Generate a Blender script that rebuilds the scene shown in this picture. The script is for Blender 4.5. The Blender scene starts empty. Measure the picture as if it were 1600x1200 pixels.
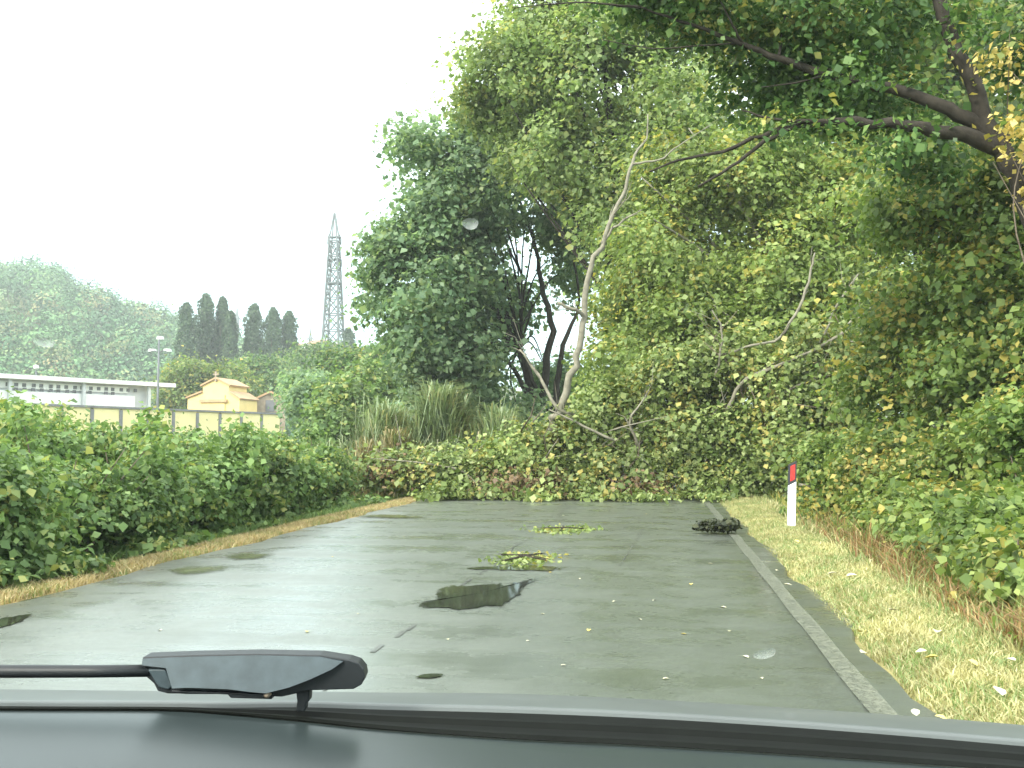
import bpy, math, random
import numpy as np
from mathutils import Vector

random.seed(7)
scene = bpy.context.scene
C = scene.collection

# ------------------------------------------------------------------ camera
PITCH, YAW, FPX, CAMZ = math.radians(3.43), math.radians(8.53), 1500.0, 1.25
cam_d = bpy.data.cameras.new('camera')
cam = bpy.data.objects.new('camera', cam_d)
C.objects.link(cam)
cam.location = (0, 0, CAMZ)
cam.rotation_euler = (math.radians(90) + PITCH, 0, YAW)
cam_d.sensor_width = 36
cam_d.lens = FPX / 1600 * 36
cam_d.clip_start = 0.02
cam_d.clip_end = 6000
scene.camera = cam

# ------------------------------------------------------------------ sky, sun, exposure
SUN_EL, SUN_AZ = math.radians(34), math.radians(215)      # azimuth from +Y, clockwise: behind and left of the car
world = bpy.data.worlds.new('World')
scene.world = world
world.use_nodes = True
wn, wl = world.node_tree.nodes, world.node_tree.links
wn.clear()
wo = wn.new('ShaderNodeOutputWorld')
wb = wn.new('ShaderNodeBackground')
sky = wn.new('ShaderNodeTexSky')
sky.sky_type = 'NISHITA'
sky.sun_disc = False
sky.sun_elevation = SUN_EL
sky.sun_rotation = SUN_AZ
sky.air_density = 1.0
sky.dust_density = 3.0
wmix = wn.new('ShaderNodeMix')
wmix.data_type = 'RGBA'
wmix.inputs['Factor'].default_value = 0.82            # thin bright overcast over the blue
wl.new(sky.outputs[0], wmix.inputs['A'])
wtc = wn.new('ShaderNodeTexCoord')
wsx = wn.new('ShaderNodeSeparateXYZ')
wl.new(wtc.outputs['Generated'], wsx.inputs[0])
wmr = wn.new('ShaderNodeMapRange')
wmr.inputs['From Min'].default_value = 0.0
wmr.inputs['From Max'].default_value = 1.0
wl.new(wsx.outputs['Z'], wmr.inputs['Value'])
wrp = wn.new('ShaderNodeValToRGB')
we = wrp.color_ramp.elements
we[0].position, we[0].color = 0.0, (.17, .36, .39, 1)
we[1].position, we[1].color = 1.0, (1.0, 1.0, .97, 1)
wm_ = we.new(.13); wm_.color = (.29, .43, .45, 1)
wm_ = we.new(.33); wm_.color = (.62, .69, .69, 1)
wl.new(wmr.outputs[0], wrp.inputs[0])
wvm = wn.new('ShaderNodeVectorMath'); wvm.operation = 'SCALE'
wvm.inputs['Scale'].default_value = 10.5
wl.new(wrp.outputs[0], wvm.inputs[0])
wl.new(wvm.outputs[0], wmix.inputs['B'])
wl.new(wmix.outputs['Result'], wb.inputs['Color'])
wb.inputs['Strength'].default_value = 0.12
wl.new(wb.outputs[0], wo.inputs['Surface'])

sun_d = bpy.data.lights.new('sun', 'SUN')
sun_d.energy = 1.5
sun_d.angle = math.radians(14)
sun_d.color = (1.0, 0.95, 0.86)
sun = bpy.data.objects.new('sun', sun_d)
C.objects.link(sun)
sd = Vector((math.sin(SUN_AZ) * math.cos(SUN_EL), math.cos(SUN_AZ) * math.cos(SUN_EL), math.sin(SUN_EL)))
sun.rotation_euler = sd.to_track_quat('Z', 'Y').to_euler()
sun.location = sd * 50

scene.view_settings.view_transform = 'Standard'
scene.view_settings.look = 'None'
scene.view_settings.gamma = 1
scene.view_settings.exposure = 2.05
scene.cycles.max_bounces = 6
scene.cycles.diffuse_bounces = 4
scene.cycles.glossy_bounces = 2
scene.cycles.transmission_bounces = 2
scene.cycles.transparent_max_bounces = 8
scene.cycles.volume_bounces = 0

# ------------------------------------------------------------------ helpers
F = Vector((-math.sin(YAW) * math.cos(PITCH), math.cos(YAW) * math.cos(PITCH), math.sin(PITCH)))
R = Vector((math.cos(YAW), math.sin(YAW), 0))
U = R.cross(F)


def P(u, v, d):
    """survey point: bearing (u, v) of the photograph at d metres of depth"""
    u, v, d = float(u), float(v), float(d)
    return Vector((0, 0, CAMZ)) + d * (F + R * ((u - 800) / FPX) + U * ((600 - v) / FPX))


def G(u, v, z=0.0):
    """survey point on level z"""
    r = F + R * ((u - 800) / FPX) + U * ((600 - v) / FPX)
    return Vector((0, 0, CAMZ)) + r * ((z - CAMZ) / r.z)


def smooth(a, b, x):
    t = min(1, max(0, (x - a) / (b - a)))
    return t * t * (3 - 2 * t)


def tag(o, label=None, cat=None, group=None, kind=None):
    if label: o['label'] = label
    if cat: o['category'] = cat
    if group: o['group'] = group
    if kind: o['kind'] = kind
    return o


def empty(name, loc, label, cat, group=None):
    o = bpy.data.objects.new(name, None)
    C.objects.link(o)
    o.location = loc
    o.empty_display_size = 0.2
    return tag(o, label, cat, group)


def link(name, me, mat, parent=None):
    o = bpy.data.objects.new(name, me)
    C.objects.link(o)
    if mat is not None and not me.materials:
        me.materials.append(mat)
    if parent is not None:
        o.parent = parent
        # geometry is authored in world space: undo the parents' offset
        off = Vector((0, 0, 0)); p = parent
        while p is not None:
            off += p.location; p = p.parent
        o.location = -off
    return o


class MB:
    def __init__(s): s.v, s.f, s.sm = [], [], []

    def add(s, vs, fs, smooth_=False):
        b = len(s.v)
        s.v += [tuple(x) for x in vs]
        s.f += [tuple(b + i for i in f) for f in fs]
        s.sm += [smooth_] * len(fs)
        return s

    def box(s, c, size, ax=None):
        c = Vector(c)
        X, Y, Z = ax or (Vector((1, 0, 0)), Vector((0, 1, 0)), Vector((0, 0, 1)))
        hx, hy, hz = size[0] / 2, size[1] / 2, size[2] / 2
        vs = [c + X * (a * hx) + Y * (b * hy) + Z * (d * hz) for a in (-1, 1) for b in (-1, 1) for d in (-1, 1)]
        return s.add(vs, [(0, 1, 3, 2), (4, 6, 7, 5), (0, 4, 5, 1), (2, 3, 7, 6), (0, 2, 6, 4), (1, 5, 7, 3)])

    def prism(s, pts, vec, smooth_=False):
        n = len(pts); pts = [Vector(p) for p in pts]; vec = Vector(vec)
        return s.add(pts + [p + vec for p in pts], [tuple(range(n))[::-1], tuple(range(n, 2 * n))] +
                     [(i, (i + 1) % n, n + (i + 1) % n, n + i) for i in range(n)], smooth_)

    def tube(s, pts, rad, n=8, cap=True):
        pts = [Vector(p) for p in pts]
        if not hasattr(rad, '__len__'): rad = [rad] * len(pts)
        vs, fs = [], []
        prev = None
        for i, p in enumerate(pts):
            t = (pts[min(i + 1, len(pts) - 1)] - pts[max(i - 1, 0)]).normalized()
            a = prev - t * prev.dot(t) if prev is not None else t.orthogonal()
            if a.length < 1e-5: a = t.orthogonal()
            a.normalize(); prev = a
            b = t.cross(a)
            for k in range(n):
                an = 2 * math.pi * k / n
                vs.append(p + (a * math.cos(an) + b * math.sin(an)) * rad[i])
        for i in range(len(pts) - 1):
            for k in range(n):
                fs.append((i * n + k, i * n + (k + 1) % n, (i + 1) * n + (k + 1) % n, (i + 1) * n + k))
        if cap:
            fs += [tuple(range(n))[::-1], tuple((len(pts) - 1) * n + k for k in range(n))]
        return s.add(vs, fs, True)

    def mesh(s, name):
        me = bpy.data.meshes.new(name)
        me.from_pydata(s.v, [], s.f)
        me.polygons.foreach_set('use_smooth', s.sm)
        me.update()
        return me

    def build(s, name, mat, parent=None):
        return link(name, s.mesh(name), mat, parent)


def spline(pts, n=4):
    """Catmull-Rom through pts (rows of any length)"""
    a = np.array(pts, float)
    a = np.vstack([2 * a[0] - a[1], a, 2 * a[-1] - a[-2]])
    out = []
    for i in range(1, len(a) - 2):
        for k in range(n):
            t = k / n
            out.append(0.5 * (2 * a[i] + (a[i + 1] - a[i - 1]) * t + (2 * a[i - 1] - 5 * a[i] + 4 * a[i + 1] - a[i + 2]) * t ** 2
                              + (-a[i - 1] + 3 * a[i] - 3 * a[i + 1] + a[i + 2]) * t ** 3))
    out.append(a[-2])
    return np.array(out)


def fast_mesh(name, verts, nper):
    """verts (N*nper, 3): one polygon of nper corners each"""
    me = bpy.data.meshes.new(name)
    nv = len(verts); npoly = nv // nper
    me.vertices.add(nv)
    me.vertices.foreach_set('co', np.ascontiguousarray(verts, np.float32).ravel())
    me.loops.add(nv)
    me.loops.foreach_set('vertex_index', np.arange(nv, dtype=np.int32))
    me.polygons.add(npoly)
    me.polygons.foreach_set('loop_start', np.arange(0, nv, nper, dtype=np.int32))
    me.update(calc_edges=True)
    return me


def blade_mesh(name, verts):
    """(N*5, 3): each blade a quad below and a triangle at the tip, sharing the bend"""
    nb_ = len(verts) // 5
    me = bpy.data.meshes.new(name)
    me.vertices.add(nb_ * 5)
    me.vertices.foreach_set('co', np.ascontiguousarray(verts, np.float32).ravel())
    idx = (np.arange(nb_) * 5)[:, None] + np.array([0, 1, 2, 4, 4, 2, 3])[None]
    me.loops.add(nb_ * 7)
    me.loops.foreach_set('vertex_index', idx.astype(np.int32).ravel())
    me.polygons.add(nb_ * 2)
    st = ((np.arange(nb_) * 7)[:, None] + np.array([0, 4])[None]).astype(np.int32).ravel()
    me.polygons.foreach_set('loop_start', st)
    me.update(calc_edges=True)
    return me


def unit(a): return a / np.maximum(np.linalg.norm(a, axis=1, keepdims=True), 1e-9)


def leaf_verts(c, nrm, tip, L, W):
    """kite shaped, slightly folded leaves"""
    n = unit(nrm)
    t = unit(tip - n * np.sum(tip * n, axis=1, keepdims=True))
    s = np.cross(n, t)
    L, W = L[:, None], W[:, None]
    v = np.empty((len(c), 4, 3))
    v[:, 0] = c - t * L * .5
    v[:, 1] = c + s * W * .5 - t * L * .08 + n * W * .14
    v[:, 2] = c + t * L * .5
    v[:, 3] = c - s * W * .5 - t * L * .08 + n * W * .14
    return v.reshape(-1, 3)


def crown_points(rng, lobes, clumps, per, cr, shell=2.0):
    """lobes: (centre, radii, weight). -> leaf centres and outward vectors, gathered in clumps"""
    w = np.array([l[2] * (l[1][0] * l[1][1] * l[1][2]) ** (2 / 3) for l in lobes])
    cnt = np.maximum(1, np.round(w / w.sum() * clumps)).astype(int)
    cs, os_, lo = [], [], []
    ph = rng.random(6) * 6.28
    for (c, r, _), k in zip(lobes, cnt):
        ks = int(np.ceil(k * 1.25))
        d = unit(rng.normal(size=(ks, 3)))
        rad = rng.random(ks) ** (1 / (shell + 1))
        q = np.array(c)[None] + d * rad[:, None] * np.array(r)[None]
        # leafy sprays and hollows between them
        a = .72 / cr
        f = (np.sin(q[:, 0] * a + ph[0] + .8 * np.sin(q[:, 2] * a * .7 + ph[3])) + np.sin(q[:, 1] * a * .8 + ph[1]) + np.sin(q[:, 2] * a * 1.25 + ph[2] + .9 * np.sin(q[:, 0] * a * .6 + ph[4]))
             + .5 * rng.normal(size=ks))
        sel = np.argsort(-f)[:max(1, int(k))]
        cs.append(q[sel]); os_.append(d[sel])
    cs = np.vstack(cs); os_ = np.vstack(os_)
    m = len(cs)
    sc = (0.55 + rng.random(m) * 0.9)
    npl = np.maximum(3, (per * sc ** 2).astype(int))
    idx = np.repeat(np.arange(m), npl)
    off = rng.normal(size=(len(idx), 3)) * (cr * sc[idx])[:, None] * np.array([.62, .62, .42])[None]
    return cs[idx] + off, unit(os_[idx] + off / cr * .5)


def foliage(name, lobes, clumps, per, cr, leaf, mat, parent, seed, shell=2.0, droop=.5, aspect=.85, floor=None):
    rng = np.random.default_rng(seed)
    c, o = crown_points(rng, lobes, clumps, per, cr, shell)
    if floor is not None:
        fl = np.array([floor(x, y) for x, y in c[:, :2]]) if callable(floor) else floor
        c[:, 2] = np.maximum(c[:, 2], fl + .03 + rng.random(len(c)) * .12)
    n = len(c)
    nrm = o * .55 + np.array([0, 0, .55])[None] + rng.normal(size=(n, 3)) * .55
    tip = rng.normal(size=(n, 3)) + o * .4 + np.array([0, 0, -droop * 1.6])[None]
    L = leaf * (.42 + rng.random(n) ** 1.6 * 1.2)
    v = leaf_verts(c, nrm, tip, L, L * aspect * (.75 + rng.random(n) * .4))
    o = link(name, fast_mesh(name, v, 4), mat, parent)
    o['kind'] = 'stuff'
    return o


def LB(u, v, d, ru, rv, rd, w=1.0):
    """crown lobe: survey centre, half extents measured in the photograph, real depth"""
    k = d / FPX
    return (P(u, v, d), (ru * k, rd, rv * k), w)


def grass(name, pos, hgt, wid, lean, mat, seed, parent=None, bend=.35):
    """pos (N,3): blades of two segments drawn as one bent five-corner strip"""
    rng = np.random.default_rng(seed)
    n = len(pos)
    h = hgt * (.5 + rng.random(n) * .8)
    a = rng.random(n) * 2 * math.pi
    side = np.stack([np.cos(a), np.sin(a), np.zeros(n)], 1) * (wid * (.6 + rng.random(n) * .8))[:, None]
    b = rng.random(n) * 2 * math.pi
    ln = np.stack([np.cos(b), np.sin(b), np.zeros(n)], 1) * (h * lean * rng.random(n) * 1.6)[:, None]
    up = np.zeros((n, 3)); up[:, 2] = h
    v = np.empty((n, 5, 3))
    v[:, 0] = pos - side
    v[:, 1] = pos + side
    v[:, 2] = pos + side * .8 + up * .6 + ln * bend
    v[:, 3] = pos + up * .92 + ln
    v[:, 4] = pos - side * .8 + up * .6 + ln * bend
    return link(name, blade_mesh(name, v.reshape(-1, 3)), mat, parent)


# ------------------------------------------------------------------ materials
def mat_new(name):
    m = bpy.data.materials.new(name)
    m.use_nodes = True
    nt = m.node_tree
    return m, nt.nodes, nt.links, nt.nodes['Principled BSDF']


def ramp(nodes, stops):
    r = nodes.new('ShaderNodeValToRGB')
    e = r.color_ramp.elements
    while len(e) < len(stops): e.new(0.5)
    for k, (p, c) in zip(e, stops):
        k.position = p; k.color = (*c, 1)
    return r


def noise(nodes, links, scale, detail=4, coord='Object', rough=.55, stretch=None):
    tc = nodes.new('ShaderNodeTexCoord')
    nz = nodes.new('ShaderNodeTexNoise')
    nz.inputs['Scale'].default_value = scale
    nz.inputs['Detail'].default_value = detail
    nz.inputs['Roughness'].default_value = rough
    if stretch:
        mp = nodes.new('ShaderNodeMapping')
        mp.inputs['Scale'].default_value = stretch
        links.new(tc.outputs[coord], mp.inputs['Vector'])
        links.new(mp.outputs[0], nz.inputs['Vector'])
    else:
        links.new(tc.outputs[coord], nz.inputs['Vector'])
    return nz


def mix_rgb(nodes, links, fac, a, b, mode='MIX'):
    m = nodes.new('ShaderNodeMix')
    m.data_type = 'RGBA'
    m.blend_type = mode
    for s, x in (('Factor', fac), ('A', a), ('B', b)):
        if isinstance(x, (int, float)): m.inputs[s].default_value = x
        elif isinstance(x, tuple): m.inputs[s].default_value = (*x, 1)
        else: links.new(x, m.inputs[s])
    return m.outputs['Result']


def plain(name, col, rough=.6, var=.25, scale=6, spec=.4, metal=0, bump=0, coat=0):
    m, n, l, b = mat_new(name)
    nz = noise(n, l, scale, 5)
    r = ramp(n, [(.3, tuple(c * (1 - var) for c in col)), (.7, tuple(min(1, c * (1 + var * .6)) for c in col))])
    l.new(nz.outputs['Fac'], r.inputs[0])
    l.new(r.outputs[0], b.inputs['Base Color'])
    b.inputs['Roughness'].default_value = rough
    b.inputs['Specular IOR Level'].default_value = spec
    b.inputs['Metallic'].default_value = metal
    if coat: b.inputs['Coat Weight'].default_value = coat
    if bump:
        bp = n.new('ShaderNodeBump')
        bp.inputs['Strength'].default_value = bump
        bp.inputs['Distance'].default_value = .02
        nb = noise(n, l, scale * 8, 4)
        l.new(nb.outputs['Fac'], bp.inputs['Height'])
        l.new(bp.outputs[0], b.inputs['Normal'])
    return m


def leaf_mat(name, dark, mid, light, odd=None, odd_amt=.5, patch=.6, transl=.32, rough=.45, vr=(.72, 1.25)):
    """leaf colour varies leaf by leaf; ODD leaves (yellow, brown) gather in patches"""
    m, n, l, b = mat_new(name)
    geo = n.new('ShaderNodeNewGeometry')
    r = ramp(n, [(.0, dark), (.5, mid), (.93, light)])
    l.new(geo.outputs['Random Per Island'], r.inputs[0])
    col = r.outputs[0]
    nz = noise(n, l, patch, 2)
    hs = n.new('ShaderNodeHueSaturation')
    mr = n.new('ShaderNodeMapRange')
    mr.inputs['From Min'].default_value = .3; mr.inputs['From Max'].default_value = .7
    mr.inputs['To Min'].default_value = vr[0]; mr.inputs['To Max'].default_value = vr[1]
    l.new(nz.outputs['Fac'], mr.inputs['Value'])
    l.new(mr.outputs[0], hs.inputs['Value'])
    l.new(col, hs.inputs['Color'])
    col = hs.outputs[0]
    if odd:
        n2 = noise(n, l, patch * 1.7, 3)
        ad = n.new('ShaderNodeMath'); ad.operation = 'MULTIPLY_ADD'
        ad.inputs[1].default_value = .45; ad.inputs[2].default_value = 0
        wn_ = n.new('ShaderNodeTexWhiteNoise'); wn_.noise_dimensions = '1D'
        l.new(geo.outputs['Random Per Island'], wn_.inputs['W'])
        l.new(wn_.outputs['Value'], ad.inputs[0])
        l.new(n2.outputs['Fac'], ad.inputs[2])
        st = n.new('ShaderNodeMapRange')
        t = 1.06 - .45 * odd_amt
        st.inputs['From Min'].default_value = t - .06; st.inputs['From Max'].default_value = t + .06
        l.new(ad.outputs[0], st.inputs['Value'])
        col = mix_rgb(n, l, st.outputs[0], col, odd)
    l.new(col, b.inputs['Base Color'])
    b.inputs['Roughness'].default_value = rough
    b.inputs['Specular IOR Level'].default_value = .32
    tr = n.new('ShaderNodeBsdfTranslucent')
    l.new(mix_rgb(n, l, 1.0, col, (1.0, 1.0, .62), 'MULTIPLY'), tr.inputs['Color'])
    mx = n.new('ShaderNodeMixShader')
    mx.inputs[0].default_value = transl
    l.new(b.outputs[0], mx.inputs[1]); l.new(tr.outputs[0], mx.inputs[2])
    l.new(mx.outputs[0], n['Material Output'].inputs['Surface'])
    return m


M = {}
M['leaf_light'] = leaf_mat('leaf_light', (.105, .165, .04), (.21, .295, .08), (.34, .42, .15), (.48, .43, .11), .28, .5, .5)
M['leaf_pale'] = leaf_mat('leaf_pale', (.13, .20, .07), (.25, .345, .13), (.38, .46, .21), (.46, .45, .16), .22, .5, .6)
M['leaf_mid'] = leaf_mat('leaf_mid', (.07, .125, .03), (.145, .225, .055), (.25, .33, .10), (.46, .39, .10), .30, .55, .5)
M['leaf_dark'] = leaf_mat('leaf_dark', (.045, .10, .03), (.095, .185, .055), (.19, .29, .10), (.38, .36, .11), .24, .6, .5)
M['leaf_grey'] = leaf_mat('leaf_grey', (.10, .18, .10), (.20, .31, .17), (.31, .42, .25), (.35, .43, .20), .22, .4, .6)
M['leaf_fallen'] = leaf_mat('leaf_fallen', (.085, .135, .035), (.18, .245, .07), (.32, .38, .15), (.45, .39, .12), .30, .7, .42)
M['leaf_shrub'] = leaf_mat('leaf_shrub', (.07, .12, .026), (.15, .22, .052), (.28, .345, .10), (.46, .38, .11), .36, .8, .42)
M['leaf_yellow'] = leaf_mat('leaf_yellow', (.30, .25, .06), (.50, .40, .12), (.66, .52, .20), (.16, .2, .05), .4, .9)
M['leaf_hedge'] = leaf_mat('leaf_hedge', (.075, .14, .045), (.15, .25, .08), (.25, .36, .13), (.38, .40, .13), .25, .7, .45)
M['leaf_far'] = leaf_mat('leaf_far', (.04, .10, .035), (.075, .155, .055), (.12, .21, .08), (.24, .22, .08), .32, .09, .35, .5, (.45, 1.5))
M['leaf_column'] = leaf_mat('leaf_column', (.02, .05, .022), (.04, .085, .035), (.07, .12, .05), None, 0, .1)
M['reed'] = leaf_mat('reed', (.17, .24, .12), (.28, .36, .20), (.40, .47, .30), (.46, .42, .24), .3, .8, .45)
M['dry_grass'] = leaf_mat('dry_grass', (.26, .20, .10), (.42, .33, .17), (.55, .45, .25), (.20, .24, .08), .45, 1.2)
M['straw'] = leaf_mat('straw', (.27, .25, .11), (.42, .39, .185), (.56, .53, .29), (.19, .26, .09), .58, 1.3)
M['brown_weed'] = leaf_mat('brown_weed', (.13, .07, .03), (.25, .15, .065), (.37, .26, .12), (.17, .21, .065), .55, 2.2)
M['tan_reed'] = leaf_mat('tan_reed', (.16, .13, .06), (.27, .23, .11), (.38, .33, .18), (.16, .2, .07), .45, 1.5)
M['bark_dark'] = plain('bark_dark', (.04, .034, .027), .9, .5, 9, .2, bump=.6)
M['bark_pale'] = plain('bark_pale', (.21, .195, .15), .85, .35, 7, .2, bump=.5)
M['bark_mid'] = plain('bark_mid', (.15, .12, .09), .9, .4, 8, .2, bump=.5)

# ------------------------------------------------------------------ ground, road, verges
RL, RR = -4.98, 1.27            # asphalt edges


def gz(x, y):
    """height of the open ground"""
    if x > RR:
        if x < 2.05: return -.03 + .07 * smooth(RR, 1.6, x)
        return .04 - 1.15 * smooth(2.0, 4.6, x)
    if x < RL:
        return -.03 - .55 * smooth(RL - .3, RL - 2.6, -x + 2 * RL) if False else -.03 - .6 * smooth(.25, 2.6, RL - x)
    return -.06


def ground_mat():
    m, n, l, b = mat_new('ground')
    nz = noise(n, l, .35, 6)
    nf = noise(n, l, 9, 5)
    r = ramp(n, [(.3, (.05, .07, .022)), (.5, (.085, .11, .035)), (.7, (.15, .14, .06))])
    l.new(nz.outputs['Fac'], r.inputs[0])
    l.new(mix_rgb(n, l, nf.outputs['Fac'], r.outputs[0], (.05, .045, .028)), b.inputs['Base Color'])
    b.inputs['Roughness'].default_value = .95
    b.inputs['Specular IOR Level'].default_value = .1
    return m


M['ground'] = ground_mat()
xs = [-2500, -800, -250, -90, -40, -20, -12, -9, -8, -7.5, -7, -6.5, -6, -5.5, -5.2, -5.0, -4.9, 1.15, 1.27, 1.4, 1.55, 1.7, 1.9, 2.05, 2.2,
      2.5, 2.8, 3.2, 3.6, 4, 4.6, 6, 9, 14, 25, 60, 150, 500, 2500]
ys = [-400, -60, -15, -5, 0, 3, 6, 9, 12, 16, 20, 26, 34, 45, 60, 90, 140, 220, 400, 900, 3000]
mb = MB()
mb.add([(x, y, gz(x, y) - .004) for y in ys for x in xs],
       [(j * len(xs) + i, j * len(xs) + i + 1, (j + 1) * len(xs) + i + 1, (j + 1) * len(xs) + i) for j in range(len(ys) - 1) for i in range(len(xs) - 1)], True)
tag(mb.build('ground', M['ground']), kind='structure')


def road_mat():
    m, n, l, b = mat_new('wet_asphalt')
    big = noise(n, l, .5, 5, stretch=(1.0, .16, 1))          # long damp streaks along the lanes
    cross = noise(n, l, .8, 6, stretch=(.30, 2.0, 1), rough=.65)   # drying bands across the carriageway
    blot = noise(n, l, 1.7, 7, rough=.68)                    # patchy worn binder
    fine = noise(n, l, 130, 4, rough=.7)                     # stone chippings
    r = ramp(n, [(.3, (.046, .056, .045)), (.7, (.096, .109, .090))])
    l.new(mix_rgb(n, l, .5, big.outputs['Fac'], blot.outputs['Fac']), r.inputs[0])
    rf = ramp(n, [(.34, (.35, .35, .35)), (.5, (.95, .95, .95)), (.68, (1.7, 1.7, 1.65))])
    l.new(fine.outputs['Fac'], rf.inputs[0])
    l.new(mix_rgb(n, l, 1.0, r.outputs[0], rf.outputs[0], 'MULTIPLY'), b.inputs['Base Color'])
    ad = n.new('ShaderNodeMath'); ad.operation = 'ADD'
    l.new(blot.outputs['Fac'], ad.inputs[0]); l.new(cross.outputs['Fac'], ad.inputs[1])
    mr = n.new('ShaderNodeMapRange')
    mr.inputs['From Min'].default_value = .8; mr.inputs['From Max'].default_value = 1.2
    mr.inputs['To Min'].default_value = .17; mr.inputs['To Max'].default_value = .46
    l.new(ad.outputs[0], mr.inputs['Value'])
    l.new(mr.outputs[0], b.inputs['Coat Roughness'])         # film of rain water
    mw_ = n.new('ShaderNodeMapRange')
    mw_.inputs['From Min'].default_value = .85; mw_.inputs['From Max'].default_value = 1.2
    mw_.inputs['To Min'].default_value = 1.0; mw_.inputs['To Max'].default_value = .35
    l.new(ad.outputs[0], mw_.inputs['Value'])
    l.new(mw_.outputs[0], b.inputs['Coat Weight'])
    b.inputs['Coat IOR'].default_value = 1.45
    b.inputs['Roughness'].default_value = .42
    b.inputs['Specular IOR Level'].default_value = .6
    bp = n.new('ShaderNodeBump')
    bp.inputs['Strength'].default_value = .22
    bp.inputs['Distance'].default_value = .004
    l.new(fine.outputs['Fac'], bp.inputs['Height'])
    b2 = n.new('ShaderNodeBump')
    b2.inputs['Strength'].default_value = .25
    b2.inputs['Distance'].default_value = .03
    l.new(cross.outputs['Fac'], b2.inputs['Height'])
    l.new(bp.outputs[0], b2.inputs['Normal'])
    l.new(b2.outputs[0], b.inputs['Normal'])
    l.new(b2.outputs[0], b.inputs['Coat Normal'])
    return m


M['road'] = road_mat()


def road_edge(x, y):
    return x + .05 * math.sin(y * 1.7 + x) + .035 * math.sin(y * 4.3 + 2 * x) + .02 * math.sin(y * 11 + x)


mb = MB()
ry = [-12 + i * .5 for i in range(200)]
n = 8
vs = []
for y in ry:
    e0, e1 = road_edge(RL, y), road_edge(RR, y)
    for k in range(n + 1):
        t = k / n
        x = e0 + (e1 - e0) * t
        vs.append((x, y, .018 * (1 - (2 * t - 1) ** 2)))
    vs.append((e1 + .03, y, -.06))
    vs.append((e0 - .03, y, -.06))
w = n + 3
fs = []
for j in range(len(ry) - 1):
    for k in range(n):
        fs.append((j * w + k, j * w + k + 1, (j + 1) * w + k + 1, (j + 1) * w + k))
    fs.append((j * w + n, j * w + n + 1, (j + 1) * w + n + 1, (j + 1) * w + n))
    fs.append((j * w + n + 2, j * w, (j + 1) * w, (j + 1) * w + n + 2))
mb.add(vs, fs, True)
road = tag(mb.build('road', M['road']), kind='structure')


def road_z(x):
    t = (x - RL) / (RR - RL) * 8
    if not 0 <= t <= 8: return 0
    i = min(7, int(t)); q = lambda j: .018 * (1 - (2 * j / 8 - 1) ** 2)
    return q(i) + (q(i + 1) - q(i)) * (t - i)


def line_mat():
    m, n, l, b = mat_new('worn_road_paint')
    nz = noise(n, l, 14, 6, rough=.7)
    r = ramp(n, [(.36, (.10, .11, .085)), (.52, (.14, .15, .115)), (.7, (.19, .20, .15))])
    l.new(nz.outputs['Fac'], r.inputs[0])
    l.new(r.outputs[0], b.inputs['Base Color'])
    b.inputs['Roughness'].default_value = .5
    wear = noise(n, l, 55, 7, rough=.75)
    mr = n.new('ShaderNodeMapRange')
    mr.inputs['From Min'].default_value = .40; mr.inputs['From Max'].default_value = .56
    mr.inputs['To Min'].default_value = .35; mr.inputs['To Max'].default_value = .9
    l.new(wear.outputs['Fac'], mr.inputs['Value'])
    l.new(mr.outputs[0], b.inputs['Alpha'])
    return m


M['line'] = line_mat()
mb = MB()
ly = [1.5 + i * .4 for i in range(56)]
for j in range(len(ly) - 1):
    for (ya, yb) in ((ly[j], ly[j + 1]),):
        q = []
        for (x, y) in ((.955, ya), (1.075, ya), (1.075, yb), (.955, yb)):
            x += .005 * math.sin(y * 3.1 + x * 40)
            q.append((x, y, road_z(x) + .006))
        mb.add(q, [(0, 1, 2, 3)])
mb.build('edge_line', M['line'], road)
M['joint'] = plain('bitumen_joint', (.09, .095, .09), .3, .3, 12)
mb = MB()
for k in range(90):
    y = 2.0 + k * .22
    if random.random() < .3: continue
    x = -1.63 + .03 * math.sin(y * 2.1)
    w_ = .008 + random.random() * .012
    mb.add([(x - w_, y, road_z(x) + .004), (x + w_, y, road_z(x) + .004), (x + w_, y + .2, road_z(x) + .004), (x - w_, y + .2, road_z(x) + .004)], [(0, 1, 2, 3)])
mb.build('lane_joint', M['joint'], road)
# two sealed cracks
for pts in ([(1005, 826), (990, 850), (968, 884)], [(655, 1057), (690, 1056)]):
    mb = MB()
    pp = [G(u, v, .016) for u, v in pts]
    for a, b_ in zip(pp, pp[1:]):
        s_ = Vector((0, 0, 1)).cross((b_ - a).normalized()) * .006
        q = [a - s_, a + s_, b_ + s_, b_ - s_]
        mb.add([(p.x, p.y, road_z(p.x) + .004) for p in q], [(0, 1, 2, 3)])
    mb.build('sealed_crack', M['joint'], road)


# puddles: still water lying where the uneven asphalt dips below its level, so the outline is ragged
def water_mat(name, c0, c1, rough, edge, soft):
    m, n, l, b = mat_new(name)
    nz = noise(n, l, 5, 3)
    r = ramp(n, [(.3, c0), (.7, c1)])
    l.new(nz.outputs['Fac'], r.inputs[0])
    l.new(r.outputs[0], b.inputs['Base Color'])
    b.inputs['Roughness'].default_value = rough
    b.inputs['IOR'].default_value = 1.4
    at = n.new('ShaderNodeAttribute'); at.attribute_name = 'depth'
    dip = noise(n, l, 4.5, 6, stretch=(1, .45, 1), rough=.6)
    ad = n.new('ShaderNodeMath'); ad.operation = 'ADD'
    l.new(at.outputs['Fac'], ad.inputs[0]); l.new(dip.outputs['Fac'], ad.inputs[1])
    mr = n.new('ShaderNodeMapRange')
    mr.inputs['From Min'].default_value = edge - soft; mr.inputs['From Max'].default_value = edge + soft
    l.new(ad.outputs[0], mr.inputs['Value'])
    l.new(mr.outputs[0], b.inputs['Alpha'])
    return m


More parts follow.
